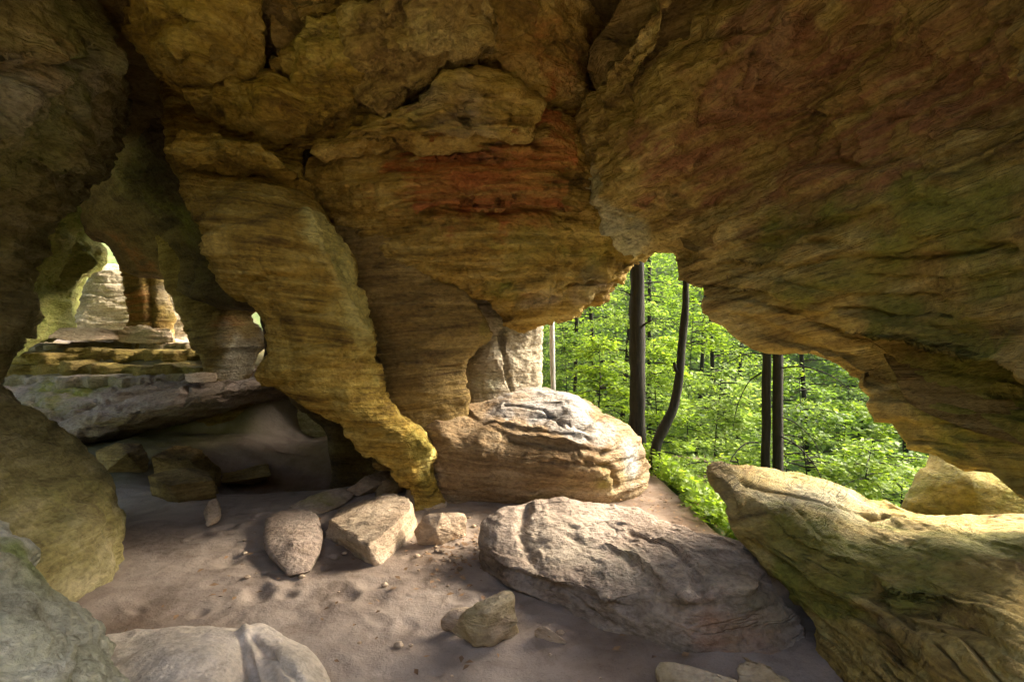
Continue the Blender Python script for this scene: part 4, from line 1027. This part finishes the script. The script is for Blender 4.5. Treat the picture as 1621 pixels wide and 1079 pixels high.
block([(500, 240), (560, 205), (620, 182), (660, 158), (700, 120), (760, 108), (830, 150), (858, 168), (850, 205), (760, 214), (640, 212)], [(500, 240, 6.78), (620, 182, 6.38), (700, 120, 5.98), (760, 108, 6.08), (850, 160, 6.38), (850, 205, 6.48), (700, 212, 6.38), (700, 170, 6.08)], M_cent, 213,
      rel=dict(bed=(.05, .0), lump=.06, ls=1, sa=.085, sf=4.5, rough=.02, rs=6, crack=.05, seed=7, facet=.08), strokes=[([(560, 208), (660, 190), (760, 186), (850, 188)], .05, .14, 'ledge'), ([(640, 175), (720, 150), (800, 150)], .04, .10, 'ledge'), ([(700, 130), (730, 160), (740, 205)], .03, .08, 'crack')], blobs=[('b', 720, 180, .7, .5), ('g', 640, 190, .5, .4)])

# ------------------------------------------------------------------ trees
def tube_mesh(path, radii, sides=9, wob=.0, seed=0):
    path = np.array(path, float)
    n = len(path)
    t = np.gradient(path, axis=0)
    t /= np.maximum(np.linalg.norm(t, axis=1), 1e-6)[:, None]
    ref = np.where(np.abs(t[:, 2:3]) > .8, np.array([[1.0, 0, 0]]), np.array([[0, 0, 1.0]]))
    u = np.cross(t, ref); u /= np.linalg.norm(u, axis=1)[:, None]
    v = np.cross(t, u)
    a = np.linspace(0, 2 * math.pi, sides, endpoint=False)
    r = np.asarray(radii, float)[:, None]
    ring = path[:, None] + (u[:, None] * np.cos(a)[None, :, None] + v[:, None] * np.sin(a)[None, :, None]) * r[..., None]
    V = ring.reshape(-1, 3)
    if wob:
        ax = np.repeat(path, sides, 0)
        d = V - ax
        V = ax + d * (1 + wob * fbm(V.astype(np.float32) * np.array([6, 6, 1.5]) + seed, 3))[:, None]
    i = np.arange(n - 1)[:, None] * sides; j = np.arange(sides)[None]
    A = i + j; B = i + (j + 1) % sides
    return V, np.stack([A, B, B + sides, A + sides], -1).reshape(-1, 4)

def join(parts):
    Vs, Fs, o = [], [], 0
    for V, Fc in parts:
        Vs.append(V); Fs.append(Fc + o); o += len(V)
    return np.concatenate(Vs), np.concatenate(Fs)

def leaves(C, Dn, size, rng, flat=.35):
    """leaf-shaped quads, one at each point of C, lying roughly level"""
    n = len(C)
    nrm = np.stack([rng.normal(0, flat, n), rng.normal(0, flat, n), np.ones(n)], 1)
    nrm /= np.linalg.norm(nrm, axis=1)[:, None]
    a = rng.uniform(0, 2 * math.pi, n)
    d = np.stack([np.cos(a), np.sin(a), rng.normal(-.15, .25, n)], 1)
    if Dn is not None: d = d * .6 + Dn
    d -= nrm * (d * nrm).sum(1)[:, None]
    d /= np.maximum(np.linalg.norm(d, axis=1), 1e-6)[:, None]
    s = np.cross(nrm, d)
    L = (size * rng.uniform(.6, 1.25, n))[:, None]
    w = L * .30
    V = np.stack([C - d * L * .5, C + s * w - d * L * .02, C + d * L * .5 - nrm * L * .08, C - s * w - d * L * .02], 1).reshape(-1, 3)
    Fc = np.arange(n * 4).reshape(-1, 4)
    v = np.clip(rng.normal(.5, .22, n), 0, 1)
    return V, Fc, np.repeat(v, 4)

def spray_crown(rng, base, zs, nb, rad, per, size, droop=.15, skirt=.3, az=None):
    """level sprays of leaves on limbs round a stem: returns limb tubes and leaf centres"""
    limbs, Cs, Ds = [], [], []
    for k in range(nb):
        f = rng.uniform(0, 1)
        z = zs[0] + (zs[1] - zs[0]) * f
        stem = np.array([np.interp(z, base[:, 2], base[:, 0]), np.interp(z, base[:, 2], base[:, 1]), z])
        a = rng.uniform(0, 2 * math.pi) if az is None else rng.uniform(*az)
        L = rad * rng.uniform(.55, 1.1) * (1 - .55 * f ** 2)
        t = np.linspace(0, 1, 7)
        bend = rng.normal(0, .35)
        ang = a + bend * t
        dx = np.cumsum(np.cos(ang)) / 7 * L; dy = np.cumsum(np.sin(ang)) / 7 * L
        dz = L * (.22 * t - (droop + .22) * t ** 2) * rng.uniform(.6, 1.2)
        p = stem + np.stack([dx - dx[0], dy - dy[0], dz], 1)
        limbs.append(tube_mesh(p, np.linspace(.022, .004, 7) * (.6 + L * .25), 4))
        m = int(per * L / rad)
        tt = rng.uniform(.18, 1.0, m) ** .8
        q = np.stack([np.interp(tt, t, p[:, c]) for c in range(3)], 1)
        side = rng.uniform(-1, 1, m)
        wdt = L * .42 * np.sin(np.clip(tt, .05, .97) * math.pi) ** .7 + .1
        aa = np.interp(tt, t, ang)
        off = np.stack([-np.sin(aa), np.cos(aa), np.zeros(m)], 1) * (side * wdt)[:, None]
        off += np.stack([np.cos(aa), np.sin(aa), np.zeros(m)], 1) * (np.abs(side) * wdt * .5)[:, None]
        off[:, 2] += rng.normal(0, .035 * (1 + rad * .3), m) - np.abs(side) * wdt * .22
        Cs.append(q + off)
        Ds.append(np.stack([np.cos(aa) - np.sin(aa) * np.sign(side) * .7, np.sin(aa) + np.cos(aa) * np.sign(side) * .7, np.full(m, -.15)], 1))
    return limbs, np.concatenate(Cs), np.concatenate(Ds)

def tree(name, label, path, r0, r1, zs, nb, rad, per, size, mat=M_leaf, bark=M_bark, seed=0, extra=(), group=None, cat='tree', droop=.15, az=None, sides=14):
    rng = np.random.RandomState(seed)
    p = crom(np.array(path, float), max(14, len(path) * 12))
    rr = np.linspace(r0, r1, len(p)) * (1 + .5 * np.exp(-np.arange(len(p)) / (len(p) * .06)))
    parts = [tube_mesh(p, rr, sides, .32, seed)]
    for e, ra, rb in extra:
        q = crom(np.array(e, float), 18)
        parts.append(tube_mesh(q, np.linspace(ra, rb, 18), 6, .15, seed + 3))
    root = empty(name)
    o = np.argsort(p[:, 2])
    if nb:
        limbs, C, D = spray_crown(rng, p[o], zs, nb, rad, per, size, droop, az=az)
        parts += limbs
    V, Fc = join(parts)
    mesh_obj('trunk', V, Fc, bark, root)
    if nb:
        LV, LF, lv = leaves(C, D, size, rng)
        cr = mesh_obj('crown', LV, LF, mat, root, tint=np.stack([lv] * 3, 1), shade=False)
        cr['kind'] = 'stuff'
    return tag(root, label, cat, group=group)

def up(px, py, d, z1, lean=(0, 0)):
    a = np.array(P(px, py, d))
    return [a, a * .5 + np.array([a[0] + lean[0] * .5, a[1] + lean[1] * .5, z1 * .45 + a[2] * .55]) * .5 + 0, np.array([a[0] + lean[0], a[1] + lean[1], z1])]

def straight(px, d, z0, z1, lean=0.0, n=5):
    x = (px - CX) / F * d
    return [np.array([x + lean * t, d, z0 + (z1 - z0) * t]) for t in np.linspace(0, 1, n)]

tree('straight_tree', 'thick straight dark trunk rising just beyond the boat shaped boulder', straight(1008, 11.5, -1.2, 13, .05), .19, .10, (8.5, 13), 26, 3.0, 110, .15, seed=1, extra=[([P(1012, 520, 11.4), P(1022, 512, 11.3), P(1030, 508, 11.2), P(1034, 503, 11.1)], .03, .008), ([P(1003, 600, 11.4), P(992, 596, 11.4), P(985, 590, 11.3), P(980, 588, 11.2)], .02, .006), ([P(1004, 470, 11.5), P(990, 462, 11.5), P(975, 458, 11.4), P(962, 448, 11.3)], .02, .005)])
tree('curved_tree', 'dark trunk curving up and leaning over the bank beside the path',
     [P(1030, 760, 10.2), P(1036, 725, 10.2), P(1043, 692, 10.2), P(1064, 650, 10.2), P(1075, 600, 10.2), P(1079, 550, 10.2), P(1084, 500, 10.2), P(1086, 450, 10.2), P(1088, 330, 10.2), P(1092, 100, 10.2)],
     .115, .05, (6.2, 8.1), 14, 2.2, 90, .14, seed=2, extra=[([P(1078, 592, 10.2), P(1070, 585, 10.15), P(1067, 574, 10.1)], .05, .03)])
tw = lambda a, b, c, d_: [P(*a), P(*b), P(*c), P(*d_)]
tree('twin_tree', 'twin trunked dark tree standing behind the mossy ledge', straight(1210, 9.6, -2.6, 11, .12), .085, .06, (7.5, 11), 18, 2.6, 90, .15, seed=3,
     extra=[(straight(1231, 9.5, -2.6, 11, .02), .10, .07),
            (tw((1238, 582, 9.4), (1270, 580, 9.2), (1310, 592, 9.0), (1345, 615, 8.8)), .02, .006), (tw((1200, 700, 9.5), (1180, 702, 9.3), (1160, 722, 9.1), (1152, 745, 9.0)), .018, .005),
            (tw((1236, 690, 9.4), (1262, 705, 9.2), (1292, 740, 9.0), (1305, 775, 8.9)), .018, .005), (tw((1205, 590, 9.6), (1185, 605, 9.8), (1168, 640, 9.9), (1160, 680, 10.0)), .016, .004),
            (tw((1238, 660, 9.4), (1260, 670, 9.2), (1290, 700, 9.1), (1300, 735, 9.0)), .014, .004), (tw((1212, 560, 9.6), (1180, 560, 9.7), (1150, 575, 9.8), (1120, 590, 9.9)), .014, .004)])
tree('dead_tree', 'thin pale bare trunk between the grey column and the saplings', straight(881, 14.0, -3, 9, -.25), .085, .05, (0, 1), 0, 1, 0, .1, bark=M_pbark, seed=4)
for k, (px, d, ln) in enumerate(((963, 17, .4), (948, 21, -.2), (1028, 19, 0), (1103, 22, .2), (1140, 20, -.2), (905, 20, .1), (1290, 18, -.3), (1360, 23, .2), (1168, 24, .1), (1430, 20, .1))):
    lb = ['slim leaning trunk showing just under the hanging block lip', 'slim dark trunk deep among the trees beside the leaning one', 'slim trunk close behind the thick straight tree', 'slim trunk behind the upper curve of the curved tree',
          'slim trunk between the curved and the twin tree', 'slim trunk beside the pale bare one', 'slim leaning trunk just beyond the twin tree', 'far slim trunk under the descending overhang', 'far slim trunk behind the twin tree', 'far slim trunk above the green brown wedge'][k]
    tree('slim_tree', lb, straight(px, d, -6 if d < 21 else -3, 9.5, ln * 3), .10, .05, (-1.5, 7.5), 30, 3.2, 170, .135, mat=(M_leafd, M_leaf, M_leafp)[k % 3], seed=20 + k, group='slim trees on the slope')
saps = [(940, 12.5, -1.0, 2.9, 1.35, 'bright layered sapling left of the thick straight trunk'), (1045, 13.5, -3, 2.8, 1.6, 'sapling filling the gap behind the curved trunk'), (1130, 11.5, -3.5, 2.3, 1.6, 'leafy sapling between the curved and twin trunks'),
        (1170, 9.0, -3.2, .5, 1.2, 'low sapling in front of the twin trunk'), (1290, 11.0, -4, 1.9, 1.7, 'sapling under the overhang beside the twin trunk'), (1370, 10.0, -4, .7, 1.5, 'broad sapling showing over the mossy ledge'),
        (1420, 12.5, -4.5, 1.0, 1.6, 'sapling closest to the green brown wedge of rock'), (1010, 15.5, -4, 4.0, 1.8, 'tall sapling rising behind the thick straight trunk'), (1090, 17, -5, 4.8, 2.0, 'pale sapling high behind the curved trunk'),
        (890, 17, -4, 3.2, 1.7, 'sapling behind the pale bare trunk'), (1250, 15, -5, 2.2, 2.0, 'sapling deep behind the twin trunk'), (1340, 17, -6, 1.4, 2.0, 'dark sapling down the slope under the overhang')]
for k, (px, d, z0, z1, rad, lb) in enumerate(saps):
    tree('sapling', lb, [np.array([(px - CX) / F * d + .25 * math.sin(k * 2.1 + 3 * t) * t, d + .2 * math.cos(k + 2.5 * t) * t, z0 + (z1 - z0) * t]) for t in np.linspace(0, 1, 6)], .022, .006, (z0 + (z1 - z0) * .25, z1), 34, rad, 210, .085 + .0032 * d, mat=(M_leaf, M_leaf, M_leafp, M_leaf, M_leafd)[k % 5], seed=50 + k, group='saplings beyond the opening', droop=.12)

# leafy ground cover on the bank edge and the far wooded slope
rng = np.random.RandomState(9)
n = 9000
bx = rng.normal(3.25, .42, n); by = rng.uniform(5.8, 11.8, n)
bx = np.maximum(bx, 2.75 + rng.uniform(0, .2, n) + .12 * np.sin(by * 3))
bz = outer_h(bx, by) + .02 + rng.uniform(0, 1, n) ** 1.5 * .45
LV, LF, lv = leaves(np.stack([bx, by, bz], 1), None, .11, rng, .5)
tag(mesh_obj('undergrowth', LV, LF, M_leaf, tint=np.stack([lv] * 3, 1), shade=False), 'bright green leafy undergrowth along the edge of the path', 'undergrowth', kind='stuff')
n = 170000
ang = rng.uniform(math.radians(-10), math.radians(52), n); rr = 17 + 34 * rng.uniform(0, 1, n) ** .8
fx, fy = np.sin(ang) * rr, np.cos(ang) * rr
cl = rng.uniform(0, 1, n)
h0 = outer_h(fx, fy)
cell = fbm(np.stack([fx, fy, fx * 0], 1) * .35, 3)
fz = h0 + cl * (5.0 + 5.0 * cell)
keep = perlin(np.stack([fx, fy, fz * 1.8], 1) * .55) > -.12
LV, LF, lv = leaves(np.stack([fx, fy, fz], 1)[keep], None, .28, rng, .5)
tag(mesh_obj('woodland', LV, LF, M_leafd, tint=np.stack([lv] * 3, 1), shade=False), 'distant wooded slope filling the view beyond the trees', 'woods', kind='stuff')
